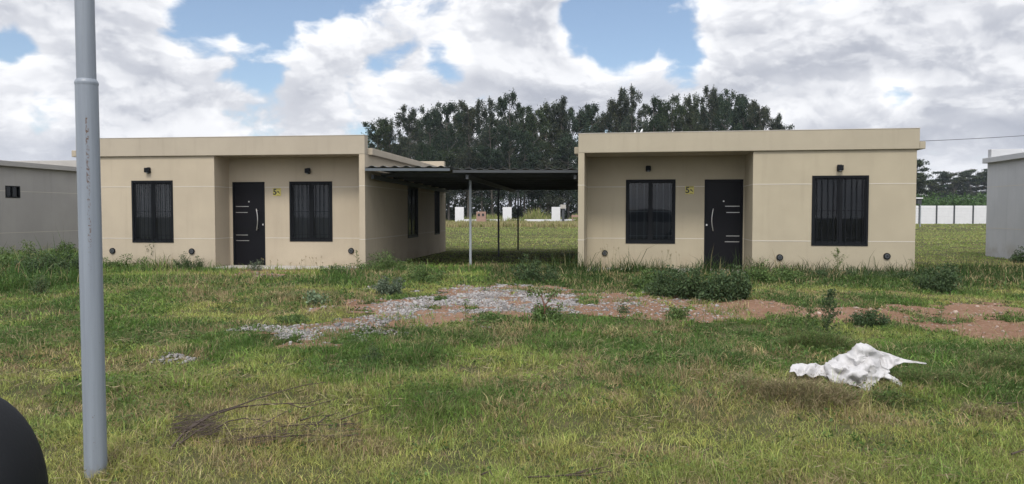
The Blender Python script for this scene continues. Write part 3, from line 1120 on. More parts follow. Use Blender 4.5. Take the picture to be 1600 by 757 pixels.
def leaf_quads(C, size, r, aspect=0.5, up=0.0, dirs=None):
    """diamond leaves: centre C, length size, random tilt; returns verts (n*4), quads"""
    n = len(C)
    d = rand_unit(n, r) if dirs is None else dirs
    if up: d[:, 2] += up; d /= np.linalg.norm(d, axis=1, keepdims=True)
    q = rand_unit(n, r)
    s = np.cross(d, q); s /= np.linalg.norm(s, axis=1, keepdims=True) + 1e-9
    sz = (size * np.ones(n))[:, None]
    a = C - d * sz * .5; b = C + d * sz * .5
    m1 = C - d * sz * .08 + s * sz * aspect * .5; m2 = C - d * sz * .08 - s * sz * aspect * .5
    V = np.stack([a, m1, b, m2], 1).reshape(-1, 3)
    Q = np.arange(n * 4).reshape(-1, 4)
    return V, Q


def pal(n, r, cols, jit=.25):
    cols = np.array(cols)
    c = cols[r.integers(0, len(cols), n)]
    t = r.uniform(0, 1, (n, 1))
    c = c * (1 - t) + cols[r.integers(0, len(cols), n)] * t
    return c * r.uniform(1 - jit, 1 + jit, (n, 1))


TREE_COLS = [(.024, .037, .022), (.036, .052, .028), (.060, .073, .036), (.030, .047, .033)]


def tree_template(seed, Ht, cw, kind):
    """returns (trunk mesh, crown mesh); kind 'plume' tall bushy column, 'umbrella' flat-topped"""
    r = np.random.default_rng(seed)
    tb_ = MB()
    lean = r.normal(0, .02, 2) * Ht
    n = 8
    tr0 = .022 * Ht / 2 * (1.0 if kind == 'plume' else .8)
    spine = [Vector((lean[0] * (k / n) ** 2 + r.normal(0, .06), lean[1] * (k / n) ** 2 + r.normal(0, .06), Ht * .94 * k / n - (.3 if k == 0 else 0))) for k in range(n + 1)]
    tb_.tube(spine, [tr0 * (1 - .85 * k / n) for k in range(n + 1)], 7)
    clumps = []
    if kind == 'plume':
        nb = int(34 + r.integers(0, 8))
        for k in range(nb):
            t = .24 + .74 * (k + r.uniform(0, 1)) / nb
            z = Ht * t
            env = cw * (.35 + .65 * math.sin(min(1, max(0, t - .15) / .45) * math.pi / 2)) * (1.0 - .55 * max(0, (t - .6) / .4) ** 1.2)
            a = r.uniform(0, 6.283)
            rr = env * r.uniform(.25, 1.0)
            base = Vector(spine[min(n, int(t * n * .9))]); base.z = z - rr * .8
            tip = Vector((spine[min(n, int(t * n))].x + rr * math.cos(a), spine[min(n, int(t * n))].y + rr * math.sin(a), z))
            tb_.tube([base, base.lerp(tip, .5) + Vector((0, 0, -.1 * rr)), tip], [tr0 * .3, tr0 * .2, .02], 4, False)
            clumps.append((tip, r.uniform(.8, 1.6) * (1.0 if t < .68 else .62), r.uniform(.8, 1.6) * (1.0 if t < .68 else .8)))
        for k in range(7):
            clumps.append((spine[-1] + Vector((r.normal(0, cw * .30), r.normal(0, cw * .30), r.uniform(-3.2, .8))), r.uniform(.4, .8), r.uniform(.6, 1.3)))
        per = 250; leaf = (.20, .46)
    else:
        nb = int(14 + r.integers(0, 6))
        for k in range(nb):
            t = .45 + .55 * (k + r.uniform(0, 1)) / nb
            z = Ht * t
            a = r.uniform(0, 6.283); rr = cw * r.uniform(.3, 1.0) * (1 if t > .6 else .7)
            base = Vector(spine[min(n, int(t * n * .75))])
            tip = Vector((base.x + rr * math.cos(a), base.y + rr * math.sin(a), z))
            tb_.tube([base, base.lerp(tip, .55) + Vector((0, 0, .1 * rr)), tip], [tr0 * .4, tr0 * .22, .03], 4, False)
            clumps.append((tip, r.uniform(1.0, 1.9), r.uniform(.40, .75)))
        for k in range(8):
            clumps.append((Vector((r.normal(0, cw * .4), r.normal(0, cw * .4), Ht * r.uniform(.12, .45))), r.uniform(1.1, 1.8), r.uniform(1.0, 1.7)))
        per = 220; leaf = (.3, .7)
    Cs = []
    for (p, a_, h_) in clumps:
        m_ = int(per * r.uniform(.6, 1.4))
        u = rand_unit(m_, r) * (r.uniform(0, 1, (m_, 1)) ** .42)
        u *= 1 + .25 * r.normal(size=(m_, 1))
        Cs.append(u * np.array([a_, a_, h_]) + np.array(p))
    C = np.concatenate(Cs)
    V, Q = leaf_quads(C, r.uniform(*leaf, len(C)), r, .45, .35)
    me = np_mesh('crown', V, quads=Q, col=np.repeat(pal(len(C), r, TREE_COLS) * r.uniform(.75, 1.3) * np.array([r.uniform(.85, 1.2), 1.0, r.uniform(.8, 1.25)]), 4, 0))
    tm = bpy.data.meshes.new('trunk')
    tm.from_pydata(tb_.v, [], tb_.f); tm.update()
    tm.materials.append(MAT['bark']); me.materials.append(MAT['tree_leaf'])
    return tm, me


PL = [tree_template(40 + k, 22, (4.0, 4.9, 3.6, 5.5, 4.4, 3.8, 5.1, 4.2)[k], 'plume') for k in range(8)]
UM = [tree_template(80 + k, 16, 3.6, 'umbrella') for k in range(4)]


def tree(x, y, hs, tmpl, H0, label, group, ws=None, z=.25):
    r_ = empty('tree', (x, y, z), random.uniform(0, 6.28))
    s_ = hs / H0
    w_ = ws or s_ * random.uniform(.85, 1.15)
    r_.scale = (w_, w_, s_)
    tag(r_, label, 'tree', group)
    for nm, me in (('trunk', tmpl[0]), ('crown', tmpl[1])):
        o_ = bpy.data.objects.new(nm, me); COL.objects.link(o_); o_.parent = r_
    return r_


# skyline of the dark grove: (photo x of the crown, photo y of its top)
SKYL = [(590, 190), (610, 183), (640, 165), (672, 153), (700, 160), (735, 152), (768, 150), (798, 149), (830, 160), (855, 165),
        (880, 143), (905, 168), (928, 155), (962, 141), (990, 138), (1022, 146), (1050, 150), (1083, 143), (1110, 135), (1138, 134), (1165, 142), (1190, 160), (1212, 172)]
ordn = ['first', 'second', 'third', 'fourth', 'fifth', 'sixth', 'seventh', 'eighth', 'ninth', 'tenth', 'eleventh', 'twelfth', 'thirteenth', 'fourteenth', 'fifteenth', 'sixteenth',
        'seventeenth', 'eighteenth', 'nineteenth', 'twentieth', 'twenty-first', 'twenty-second', 'twenty-third']
for k, (px_, py_) in enumerate(SKYL):
    Yt = 132 + random.uniform(-5, 5)
    p = at(px_, py_ + (-7, 4, -3, 6, -5, 2, 0)[k % 7], Yt)
    tree(p.x, Yt, p.z - .25 - .3, PL[(k * 5) % 8], 22, f'tall dark grove tree behind the houses, {ordn[k]} crown from the left on the skyline', 'dark grove behind the houses', ws=random.uniform(.72, .95))
for row, (Yt, n_) in enumerate(((143, 24), (156, 28), (124, 11))):
    for k in range(n_):
        x0, x1 = (590, 1205) if row < 2 else (640, 900)
        px_ = x0 + (x1 - x0) * (k + random.uniform(.1, .9)) / n_
        near = min(SKYL, key=lambda q: abs(q[0] - px_))
        py_ = near[1] + random.uniform(18, 60) + (25 if row == 2 else 0)
        Yy = Yt + random.uniform(-3, 3)
        p = at(px_, py_, Yy)
        tree(p.x, Yy, p.z - .25, PL[random.randrange(8)], 22, 'dark slender tree standing among the crowded trunks inside the grove', 'crowded trees inside the grove', ws=random.uniform(.7, .95))
# far umbrella trees on the right
FAR = [(1431, 250, 150), (1450, 276, 250), (1463, 271, 250), (1472, 269, 255), (1484, 272, 262), (1492, 275, 250), (1500, 276, 255), (1508, 270, 262), (1518, 267, 250),
       (1527, 267, 258), (1537, 267, 250), (1545, 270, 262), (1440, 280, 258), (1556, 272, 255), (1420, 272, 255), (1570, 268, 256), (1585, 272, 250)]
for k, (px_, py_, Yt) in enumerate(FAR):
    p = at(px_, py_, Yt)
    od = {12: 'first', 1: 'second', 2: 'third', 3: 'fourth', 4: 'fifth', 5: 'sixth', 6: 'seventh', 7: 'eighth', 8: 'ninth', 9: 'tenth', 10: 'eleventh', 11: 'twelfth'}
    if k == 0: lb = 'larger dark tree half hidden by the right edge of the khaki house'
    elif k in od: lb = f'distant flat topped tree beyond the white panel fence, {od[k]} crown from the left'
    elif k == 14: lb = 'distant flat topped tree hidden behind the khaki house'
    else: lb = 'distant flat topped tree hidden behind the grey house at the right edge'
    tree(p.x, Yt, p.z - .25, UM[k % 4], 16, lb, 'distant flat topped trees beyond the fence', ws=1.1 if k else 1.0)

# ------------------------------------------------------------------ thicket beyond the fence (uncountable)


def blades(C, hgt, wid, r, cols, bend=.35, seg=2):
    """grass blades rooted at C (n,3): returns mesh data"""
    n = len(C)
    a = r.uniform(0, 6.283, n)
    d = np.stack([np.cos(a), np.sin(a), np.zeros(n)], 1)
    b = r.uniform(0, 6.283, n)
    ld = np.stack([np.cos(b), np.sin(b), np.zeros(n)], 1)
    ln = (np.abs(r.normal(0, bend, n)) + .08)[:, None] * hgt[:, None]
    w = (wid * r.uniform(.7, 1.3, n))[:, None]
    up = np.array([0, 0, 1.0])
    mid = C + up * (hgt * .58)[:, None] + ld * ln * .38
    tip = C + up * (hgt * .97)[:, None] * (1 - .25 * np.minimum(1, ln / hgt[:, None])) + ld * ln
    v = np.stack([C - d * w * .5, C + d * w * .5, mid + d * w * .38, mid - d * w * .38, tip], 1).reshape(-1, 3)
    i5 = np.arange(n) * 5
    q = np.stack([i5, i5 + 1, i5 + 2, i5 + 3], 1)
    t = np.stack([i5 + 3, i5 + 2, i5 + 4], 1)
    return v, t, q, np.repeat(cols, 5, 0)


def zone(n, px0, px1, Y0, Y1, r):
    Yy = r.uniform(Y0, Y1, n)
    xx = (r.uniform(px0, px1, n) - 800) / F * Yy
    return xx, Yy


r = np.random.default_rng(5)
xx, yy = zone(15000, 1380, 1640, 94, 108, r)
hh = r.uniform(2.2, 3.9, len(xx)) * (.75 + .5 * fbm(xx, yy, 3, 4))
zz = np.full(len(xx), .25)
up_ = r.uniform(.25, 1.0, len(xx)) * hh
V, Q = leaf_quads(np.stack([xx, yy, zz + up_], 1), r.uniform(.25, .6, len(xx)), r, .35, .8)
me = np_mesh('cane_thicket', V, quads=Q, col=np.repeat(pal(len(xx), r, [(.05, .10, .03), (.08, .14, .045), (.04, .07, .03)]), 4, 0))
tag(link('cane_thicket', me, 'leaf'), 'green cane thicket growing behind the white panel fence', 'thicket', None, 'stuff')
# undergrowth at the feet of the grove
xx, yy = zone(30000, 560, 1240, 128, 160, r)
up_ = r.uniform(0, 1, len(xx)) * (.8 + 6.0 * fbm(xx, yy, 7, 8) ** 1.5)
V, Q = leaf_quads(np.stack([xx, yy, .2 + up_], 1), r.uniform(.3, .8, len(xx)), r, .4, .5)
me = np_mesh('undergrowth', V, quads=Q, col=np.repeat(pal(len(xx), r, TREE_COLS + [(.06, .09, .03)]), 4, 0))
tag(link('undergrowth', me, 'leaf'), 'dark undergrowth at the feet of the grove', 'undergrowth', None, 'stuff')
# tall yellow-green weeds round the ruined wall
xx, yy = zone(16000, 696, 912, 70, 96, r)
cl = fbm(xx, yy, 2.6, 12)
tallw = np.clip((cl - .45) * 4, 0, 1) * np.where((xx / yy * F + 800 > 815) & (xx / yy * F + 800 < 860), 1.6, .9)
hh = .35 + 1.25 * tallw * r.uniform(.5, 1, len(xx))
cols = pal(len(xx), r, [(.20, .25, .06), (.15, .20, .05), (.26, .25, .10), (.30, .26, .14)])
front_ = (yy < 86)
hh = np.where(front_, np.minimum(hh, .45), hh)
cols = np.where(front_[:, None] & (r.random((len(xx), 1)) < .6), np.array([.34, .29, .15]) * r.uniform(.7, 1.15, (len(xx), 1)), cols)
v, t, q, c = blades(np.stack([xx, yy, H(xx, yy)], 1), hh, .09, r, cols, .25)
me = np_mesh('tall_weeds', v, tris=t, quads=q, col=c)
tag(link('tall_weeds', me, 'grass'), 'tall yellow green weeds around the low white wall', 'weeds', None, 'stuff')

# ------------------------------------------------------------------ grass


def house_mask(x, y):
    m = np.zeros(np.shape(x), bool)
    for (ox, oy, th, s) in ((1.4686, 16.8, TR, 1), (-3.3234, 17.1, TL, -1), (-15.25 - 7.03 * math.cos(TL), 16.9 + 7.03 * math.sin(TL), TL, 1), (12.9 + 7.03 * math.cos(TR), 14.1 - 7.03 * math.sin(TR), TR, -1)):
        lx = ((x - ox) * math.cos(th) - (y - oy) * math.sin(th)) * s
        ly = (x - ox) * math.sin(th) + (y - oy) * math.cos(th)
        m |= (lx > -.02) & (lx < 7.05) & (ly > -.05) & (ly < HOUSE_L + .05)
    return m


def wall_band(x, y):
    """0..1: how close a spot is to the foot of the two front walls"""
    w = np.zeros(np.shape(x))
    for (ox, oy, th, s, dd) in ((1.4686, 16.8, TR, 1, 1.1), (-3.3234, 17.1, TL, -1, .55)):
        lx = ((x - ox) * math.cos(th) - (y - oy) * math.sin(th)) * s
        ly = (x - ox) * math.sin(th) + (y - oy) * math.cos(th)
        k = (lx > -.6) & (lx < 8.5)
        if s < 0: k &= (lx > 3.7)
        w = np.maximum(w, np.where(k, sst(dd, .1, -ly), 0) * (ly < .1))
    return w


LEFT_TALL = gpoly([(-80, 386), (60, 384), (135, 384), (160, 392), (150, 440), (90, 452), (20, 458), (-120, 462)])


MOUNDS = []
for (px_, py_, wp, dp, am) in ((680, 545, 90, .8, .6), (640, 640, 150, .7, .4), (760, 612, 130, .5, .35), (930, 565, 100, .7, .6), (1010, 596, 110, .6, .55), (1150, 580, 90, .6, .4),
                               (1460, 600, 130, .7, .7), (1560, 560, 110, .9, .6), (1290, 545, 110, .8, .35), (560, 600, 70, .4, .3), (400, 520, 90, .7, .4), (30, 540, 90, .5, .35), (1080, 540, 120, .8, .3),
                               (300, 560, 60, .4, .3), (800, 680, 90, .35, .25), (1200, 700, 120, .3, .25), (480, 560, 90, .5, .35), (860, 520, 70, .6, .35)):
    g_p = G(px_, py_)
    MOUNDS.append((g_p.x, g_p.y, wp * g_p.y / F, dp, am))


BROWN = []
for (px_, py_, wp, dp, am) in ((1285, 628, 75, .35, 1.0), (1190, 605, 80, .35, .8), (1130, 598, 50, .3, .5), (1560, 650, 70, .12, .9), (690, 600, 80, .3, .4), (900, 552, 60, .12, .6), (440, 690, 110, .18, .7), (560, 675, 50, .2, .5),
                               (300, 602, 90, .12, .5), (850, 705, 50, .15, .5), (650, 505, 60, .4, .3), (1030, 635, 90, .12, .5), (190, 720, 40, .25, .8), (480, 470, 120, .6, .4), (300, 450, 120, .8, .4)):
    g_p = G(px_, py_)
    BROWN.append((g_p.x, g_p.y, wp * g_p.y / F, dp, am))


def grass_props(x, y, r):
    n = len(x)
    patch = fbm(x, y, 1.4, 101, 3)
    patch2 = fbm(x, y, .5, 131, 2)
    big = fbm(x, y, 4.0, 151, 2)
    # mid-ground is greener and lusher, the strip by the camera lighter and yellower
    near = 1 - sst(4.6, 6.2, y + 1.5 * (big - .5))
    lush = np.clip((patch - .50) * 4.2 + .45, 0, 1) * (1 - .40 * near)
    bump = np.zeros(n)
    for (mx_, my_, rx_, ry_, am) in MOUNDS:
        bump = np.maximum(bump, am * np.exp(-((x - mx_) / rx_) ** 2 - ((y - my_) / ry_) ** 2))
    lush = np.clip(lush + bump, 0, 1)
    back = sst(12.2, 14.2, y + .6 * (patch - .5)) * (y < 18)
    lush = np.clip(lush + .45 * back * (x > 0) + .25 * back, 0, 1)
    strawp = np.clip((fbm(x, y, .8, 171, 4) - .50) * 7, 0, 1)
    br = np.zeros(n)
    for (mx_, my_, rx_, ry_, am) in BROWN:
        br = np.maximum(br, am * np.exp(-((x - mx_) / rx_) ** 2 - ((y - my_) / ry_) ** 2))
    br = br * (.5 + fbm(x, y, .3, 175))
    strawp = np.clip(strawp + 1.3 * br, 0, 1)
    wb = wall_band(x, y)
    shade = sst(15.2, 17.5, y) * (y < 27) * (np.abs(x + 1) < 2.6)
    lt = inside(x, y, LEFT_TALL)
    hgt = .026 + .024 * lush + .022 * patch2 + .055 * bump * patch2 + .03 * back
    hgt = hgt + wb * .15 * (.5 + patch)
    hgt = np.where(lt, .15 + .16 * patch, hgt)
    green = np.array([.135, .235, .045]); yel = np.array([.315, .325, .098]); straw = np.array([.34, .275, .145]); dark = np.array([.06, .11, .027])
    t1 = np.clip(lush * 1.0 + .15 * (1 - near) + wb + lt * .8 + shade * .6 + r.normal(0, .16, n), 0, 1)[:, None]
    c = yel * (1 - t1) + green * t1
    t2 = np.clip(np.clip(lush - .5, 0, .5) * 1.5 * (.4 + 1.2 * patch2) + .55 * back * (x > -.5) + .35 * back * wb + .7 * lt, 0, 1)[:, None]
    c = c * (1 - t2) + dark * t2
    hgt = hgt + .06 * br
    ps = np.clip(.08 + .52 * strawp * (1 - wb) * (1 - lt) - .08 * lush, .03, .85)
    isst = (r.random(n) < ps)[:, None]
    c = np.where(isst, straw * r.uniform(.6, 1.2, (n, 1)), c * r.uniform(.7, 1.3, (n, 1)))
    c = c * np.where(y > 18, 1.3, 1.0)[:, None]
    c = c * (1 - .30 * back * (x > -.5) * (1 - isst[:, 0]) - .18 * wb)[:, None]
    return hgt, c, lt


r = np.random.default_rng(21)
Vs, Ts, Qs, Cs = [], [], [], []
nv = 0
for (Y0, Y1, dens, wid) in ((2.6, 4.6, 11500, .0036), (4.6, 6.5, 9000, .0042), (6.5, 9.0, 5200, .0058), (9, 13, 2800, .008), (13, 18.5, 1100, .012), (18.5, 30, 260, .02), (30, 60, 60, .05), (60, 130, 9.0, .14)):
    tan = .76
    area = tan * (Y1 ** 2 - Y0 ** 2)
    per = 18 if Y0 < 13 else 9 if Y0 < 30 else 5
    n = int(area * dens / per)
    Yy = np.sqrt(r.uniform(Y0 ** 2, Y1 ** 2, n))
    xx = r.uniform(-tan, tan, n) * Yy
    # tufts: every tuft has its own vigour and tint, its blades fan out from it
    k = r.random(n) < np.clip(.62 + 1.8 * (fbm(xx, Yy, .45, 201, 3) - .38), .2, 1)
    xx, Yy = xx[k], Yy[k]
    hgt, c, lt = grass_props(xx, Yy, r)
    vig = np.exp(r.normal(0, .34, len(xx))) * (.8 + .5 * vn(xx, Yy, .22, 215))
    if Y0 >= 18: vig = vig ** .5 * .75
    tint = np.exp(r.normal(0, .13 if Y0 < 18 else .03, (len(xx), 1))) * (1 + r.normal(0, .05, (len(xx), 3)))
    m_ = np.maximum(3, (per * r.uniform(.5, 1.5, len(xx)))).astype(int)
    idx = np.repeat(np.arange(len(xx)), m_)
    spread = (.035 if Y0 < 9 else .05 if Y0 < 18 else .12 if Y0 < 30 else .35) * (.6 + .6 * vig[idx])
    bx_, by_ = xx[idx] + r.normal(0, 1, len(idx)) * spread, Yy[idx] + r.normal(0, 1, len(idx)) * spread
    hb = hgt[idx] * vig[idx] * r.uniform(.45, 1.25, len(idx))
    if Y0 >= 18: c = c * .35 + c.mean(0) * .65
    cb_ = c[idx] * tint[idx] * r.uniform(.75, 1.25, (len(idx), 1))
    st_i = (r.random(len(idx)) < .06)[:, None]
    cb_ = np.where(st_i, np.array([.33, .28, .15]) * r.uniform(.6, 1.15, (len(idx), 1)), cb_)
    k = ~house_mask(bx_, by_)
    if Y1 > 6 and Y0 < 18:
        kp = r.random(len(idx))
        k &= ~((dirt_mask(bx_, by_) | gravel_mask(bx_, by_)) & (kp > .025 + .45 * np.clip((fbm(bx_, by_, .4, 303) - .54) * 6, 0, 1)))
    bx_, by_, hb, cb_ = bx_[k], by_[k], hb[k], cb_[k]
    hb = hb * (1 if Y0 < 13 else 1.1 if Y0 < 18 else 1.1 if Y0 < 30 else 1.2 if Y0 < 60 else 1.6)
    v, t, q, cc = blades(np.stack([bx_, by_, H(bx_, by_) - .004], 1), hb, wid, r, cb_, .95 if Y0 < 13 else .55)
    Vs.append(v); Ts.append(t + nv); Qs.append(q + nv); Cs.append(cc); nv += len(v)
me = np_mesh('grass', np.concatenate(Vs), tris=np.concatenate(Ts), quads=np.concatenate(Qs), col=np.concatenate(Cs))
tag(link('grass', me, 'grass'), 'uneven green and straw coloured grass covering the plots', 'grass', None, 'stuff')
print('grass blades', nv // 5)

# small broad leaves creeping between the blades
n = 150000
Yy = np.sqrt(r.uniform(3.0 ** 2, 15.0 ** 2, n)); xx = r.uniform(-.75, .75, n) * Yy
hg, cc_, lt_ = grass_props(xx, Yy, r)
pt = fbm(xx, Yy, .28, 411, 2)
k = (hg > .042) & (pt > .47) & ~dirt_mask(xx, Yy) & ~house_mask(xx, Yy) & (r.random(n) < .8)
xx, Yy, hg = xx[k], Yy[k], hg[k]; n = len(xx)
C = np.stack([xx, Yy, H(xx, Yy) + hg * r.uniform(.15, 1.0, n)], 1)
V, Q = leaf_quads(C, r.uniform(.012, .026, n) * (1 + Yy / 14), r, .55, .1)
me = np_mesh('ground_cover', V, quads=Q, col=np.repeat(pal(n, r, [(.06, .11, .026), (.085, .15, .035), (.045, .08, .022), (.13, .17, .05)]), 4, 0))
tag(link('ground_cover', me, 'leaf'), 'small leafy plants creeping through the grass', 'ground cover', None, 'stuff')

# dry thatch lying in the grass: short flat straws
n = 42000
Yy = np.sqrt(r.uniform(3.0 ** 2, 9.5 ** 2, n)); xx = r.uniform(-.75, .75, n) * Yy
m_ = fbm(xx, Yy, .9, 171, 3)
near_pole = np.exp(-((xx - g0.x - .12) ** 2 + (Yy - g0.y) ** 2) / .07)
k = ((m_ > .56) & (r.random(n) < .55)) | (r.random(n) < near_pole)
k &= ~dirt_mask(xx, Yy)
xx, Yy = xx[k], Yy[k]; n = len(xx)
C = np.stack([xx, Yy, H(xx, Yy) + r.uniform(.01, .06, n)], 1)
d = rand_unit(n, r); d[:, 2] *= .3; d /= np.linalg.norm(d, axis=1, keepdims=True)
V, Q = leaf_quads(C, r.uniform(.05, .14, n), r, .045, 0, d)
me = np_mesh('dry_straw', V, quads=Q, col=np.repeat(pal(n, r, [(.30, .24, .13), (.22, .17, .10), (.36, .31, .19)]), 4, 0))
tag(link('dry_straw', me, 'grass'), 'dead straw matted between the green grass', 'straw', None, 'stuff')

# ------------------------------------------------------------------ weeds and bushes (each one a thing)
LEAFY = {'green': [(.085, .14, .04), (.115, .175, .05), (.06, .10, .032)],
         'dark': [(.04, .07, .03), (.055, .09, .036), (.075, .115, .045)],
         'grey': [(.10, .13, .085), (.13, .16, .11), (.075, .105, .06)],
         'bright': [(.10, .155, .04), (.13, .18, .05), (.07, .11, .03)],
         'brown': [(.15, .12, .075), (.11, .10, .05), (.19, .15, .10), (.075, .085, .035)],
         'pale': [(.16, .22, .13), (.20, .25, .16), (.11, .16, .08)]}


def bush(name, label, px_, py_, wpx, hpx, tone, leaf=.035, nleaf=1400, nstem=16, seed=0, aspect=.42, spread=1.0, cat='weed', spiky=.25, group=None):
    """bush standing at photo spot (px_, py_) and measured there in photo pixels, built as stems carrying leaves"""
    if py_ < 475:
        hpx *= 1.2; wpx *= 1.1; nleaf = int(nleaf * 1.35); leaf *= 1.1; spiky = max(spiky, .55)
    p = G(px_, py_)
    sc = p.y / F
    Wd, Ht = wpx * sc, hpx * sc
    r = np.random.default_rng(seed + int(px_) * 7 + int(py_))
    root = empty(name, p)
    tag(root, label, cat, group)
    st_ = MB()
    C = []; S = []
    for k in range(nstem):
        a = r.uniform(0, 6.283)
        rr = (r.uniform(0, 1) ** .6) * Wd / 2 * spread
        hh = Ht * (1 - spiky * r.uniform(0, 1) * 1.2) * (1 - .55 * (rr / (Wd / 2)) ** 2)
        b0 = Vector((rr * .35 * math.cos(a), rr * .35 * math.sin(a) * .8, -.03))
        tip = Vector((rr * math.cos(a), rr * math.sin(a) * .8, hh))
        mid = b0.lerp(tip, .5) + Vector((r.normal(0, .05) * Wd, r.normal(0, .05) * Wd, .08 * hh))
        rad_ = .0028 + .0035 * Ht
        st_.tube([b0, mid, tip], [rad_, rad_ * .7, rad_ * .3], 4, False)
        m_ = int(nleaf / nstem)
        t = r.uniform(.08, 1.0, m_) ** .8
        P = np.array(b0)[None] * ((1 - t) ** 2)[:, None] + np.array(mid)[None] * (2 * t * (1 - t))[:, None] + np.array(tip)[None] * (t * t)[:, None]
        off_ = rand_unit(m_, r) * (leaf * 1.5 + .13 * Wd * (1 - t * .75))[:, None] * r.uniform(.2, 1, (m_, 1))
        off_[:, 2] *= .6
        C.append(P + off_)
    C = np.concatenate(C)
    C[:, 2] = np.maximum(C[:, 2], .01)
    V, Q = leaf_quads(C, r.uniform(.6, 1.35, len(C)) * leaf, r, aspect, .25)
    me = np_mesh('foliage', V, quads=Q, col=np.repeat(pal(len(C), r, LEAFY[tone]), 4, 0))
    link('foliage', me, 'leaf', root)
    st_.build('stem', 'stem', root)
    return root


def spire(name, label, px_, py_, wpx, hpx, tone, leaf=.03, nbr=26, seed=0, dens=14, group=None, bare=0.05, mat='stem'):
    """upright weed: one tall stem with rising side branches, narrower to the top"""
    p = G(px_, py_)
    sc = p.y / F
    Wd, Ht = wpx * sc, hpx * sc
    r = np.random.default_rng(seed + int(px_) * 3 + int(py_))
    root = empty(name, p)
    tag(root, label, 'weed', group)
    st_ = MB()
    lean = Vector((r.normal(0, .04) * Ht, r.normal(0, .04) * Ht, 0))
    st_.tube([(0, 0, -.03), Vector((0, 0, Ht * .5)) + lean * .3, Vector((0, 0, Ht)) + lean], [.004 + .003 * Ht, .003 + .002 * Ht, .0015], 5, False)
    C = []
    for k in range(nbr):
        t = bare + (1 - bare) * (k / nbr) ** .9 * .97
        a = r.uniform(0, 6.283)
        ln = Wd / 2 * (1 - t) ** .6 * r.uniform(.35, 1.25) + .01
        b0 = Vector((0, 0, Ht * t)) + lean * t * t
        tip = b0 + Vector((ln * math.cos(a), ln * math.sin(a), ln * r.uniform(.6, 1.3)))
        st_.tube([b0, tip], [.002, .001], 3, False)
        tt = r.uniform(.1, 1.05, (dens, 1))
        C.append(np.array(b0)[None] * (1 - tt) + np.array(tip)[None] * tt + r.normal(0, leaf * .3, (dens, 3)))
    C = np.concatenate(C)
    V, Q = leaf_quads(C, r.uniform(.6, 1.3, len(C)) * leaf, r, .35, .6)
    me = np_mesh('foliage', V, quads=Q, col=np.repeat(pal(len(C), r, LEAFY[tone]), 4, 0))
    link('foliage', me, 'leaf', root)
    st_.build('stem', mat, root)
    return root


def stalks(name, label, px_, py_, wpx, hpx, n=12, tone=(.26, .22, .12), seed=0, group=None):
    """tuft of thin seeding grass stalks"""
    p = G(px_, py_)
    sc = p.y / F
    Wd, Ht = wpx * sc, hpx * sc
    r = np.random.default_rng(seed + int(px_) * 5)
    root = empty(name, p)
    tag(root, label, 'grass tuft', group)
    mb = MB(); C = []
    for k in range(n):
        b0 = Vector((r.uniform(-.5, .5) * Wd * .7, r.uniform(-.1, .1), -.02))
        hh = Ht * r.uniform(.5, 1)
        tip = b0 + Vector((r.normal(0, .22) * hh, r.normal(0, .15) * hh, hh))
        mid = b0.lerp(tip, .6) + Vector((0, 0, .08 * hh))
        mb.tube([b0, mid, tip], [.0022, .0016, .001], 3, False)
        m_ = 14
        t = r.uniform(.72, 1, (m_, 1))
        C.append(np.array(mid)[None] * (1 - t) + np.array(tip)[None] * t + r.normal(0, .008, (m_, 3)))
    C = np.concatenate(C)
    V, Q = leaf_quads(C, .022, r, .3, 1.0)
    cc = pal(len(C), r, [tone, tuple(x * .7 for x in tone)])
    link('seed_heads', np_mesh('seed_heads', V, quads=Q, col=np.repeat(cc, 4, 0)), 'grass', root)
    mb.build('stalks', 'stem', root)


bush('weed_bush', 'round leafy weed at the wall foot left of the beige house porch', 296, 422, 44, 30, 'dark', .03, 1300, 18)
spire('weed_spire', 'conical dark weed below the left window of the beige house', 246, 418, 52, 46, 'dark', .045, 34, dens=26)
bush('weed_bush', 'low sprawling weed under the left window of the beige house', 205, 420, 70, 20, 'green', .035, 1300, 20)
bush('weed_bush', 'weed clump right behind the grey pole beside the beige wall', 172, 422, 30, 22, 'green', .035, 600, 12)
# the tall mass in front of the far left house
for k, (px_, py_, w_, h_, tn, lb) in enumerate([
        (20, 436, 80, 44, 'green', 'bushy green weed clump at the left edge before the grey house'),
        (62, 440, 80, 50, 'dark', 'dark leafy weed clump in the middle of the overgrown patch left of the pole'),
        (104, 440, 60, 50, 'dark', 'dark weed clump just left of the pole'),
        (45, 415, 90, 34, 'bright', 'paler weed clump at the back of the overgrown patch by the grey house'),
        (100, 408, 60, 28, 'green', 'low weed clump at the far end of the grey side wall'),
        (60, 462, 34, 34, 'dark', 'small upright dark weed at the front rim of the overgrown patch')]):
    bush('weed_bush', lb, px_, py_, w_, h_, tn, .045 if k < 5 else .03, 2600 if k < 5 else 500, 30, seed=k)
stalks('grass_tuft', 'pale arching grass stalks in the overgrown patch left of the pole', 50, 425, 90, 44, 26, (.28, .30, .14))
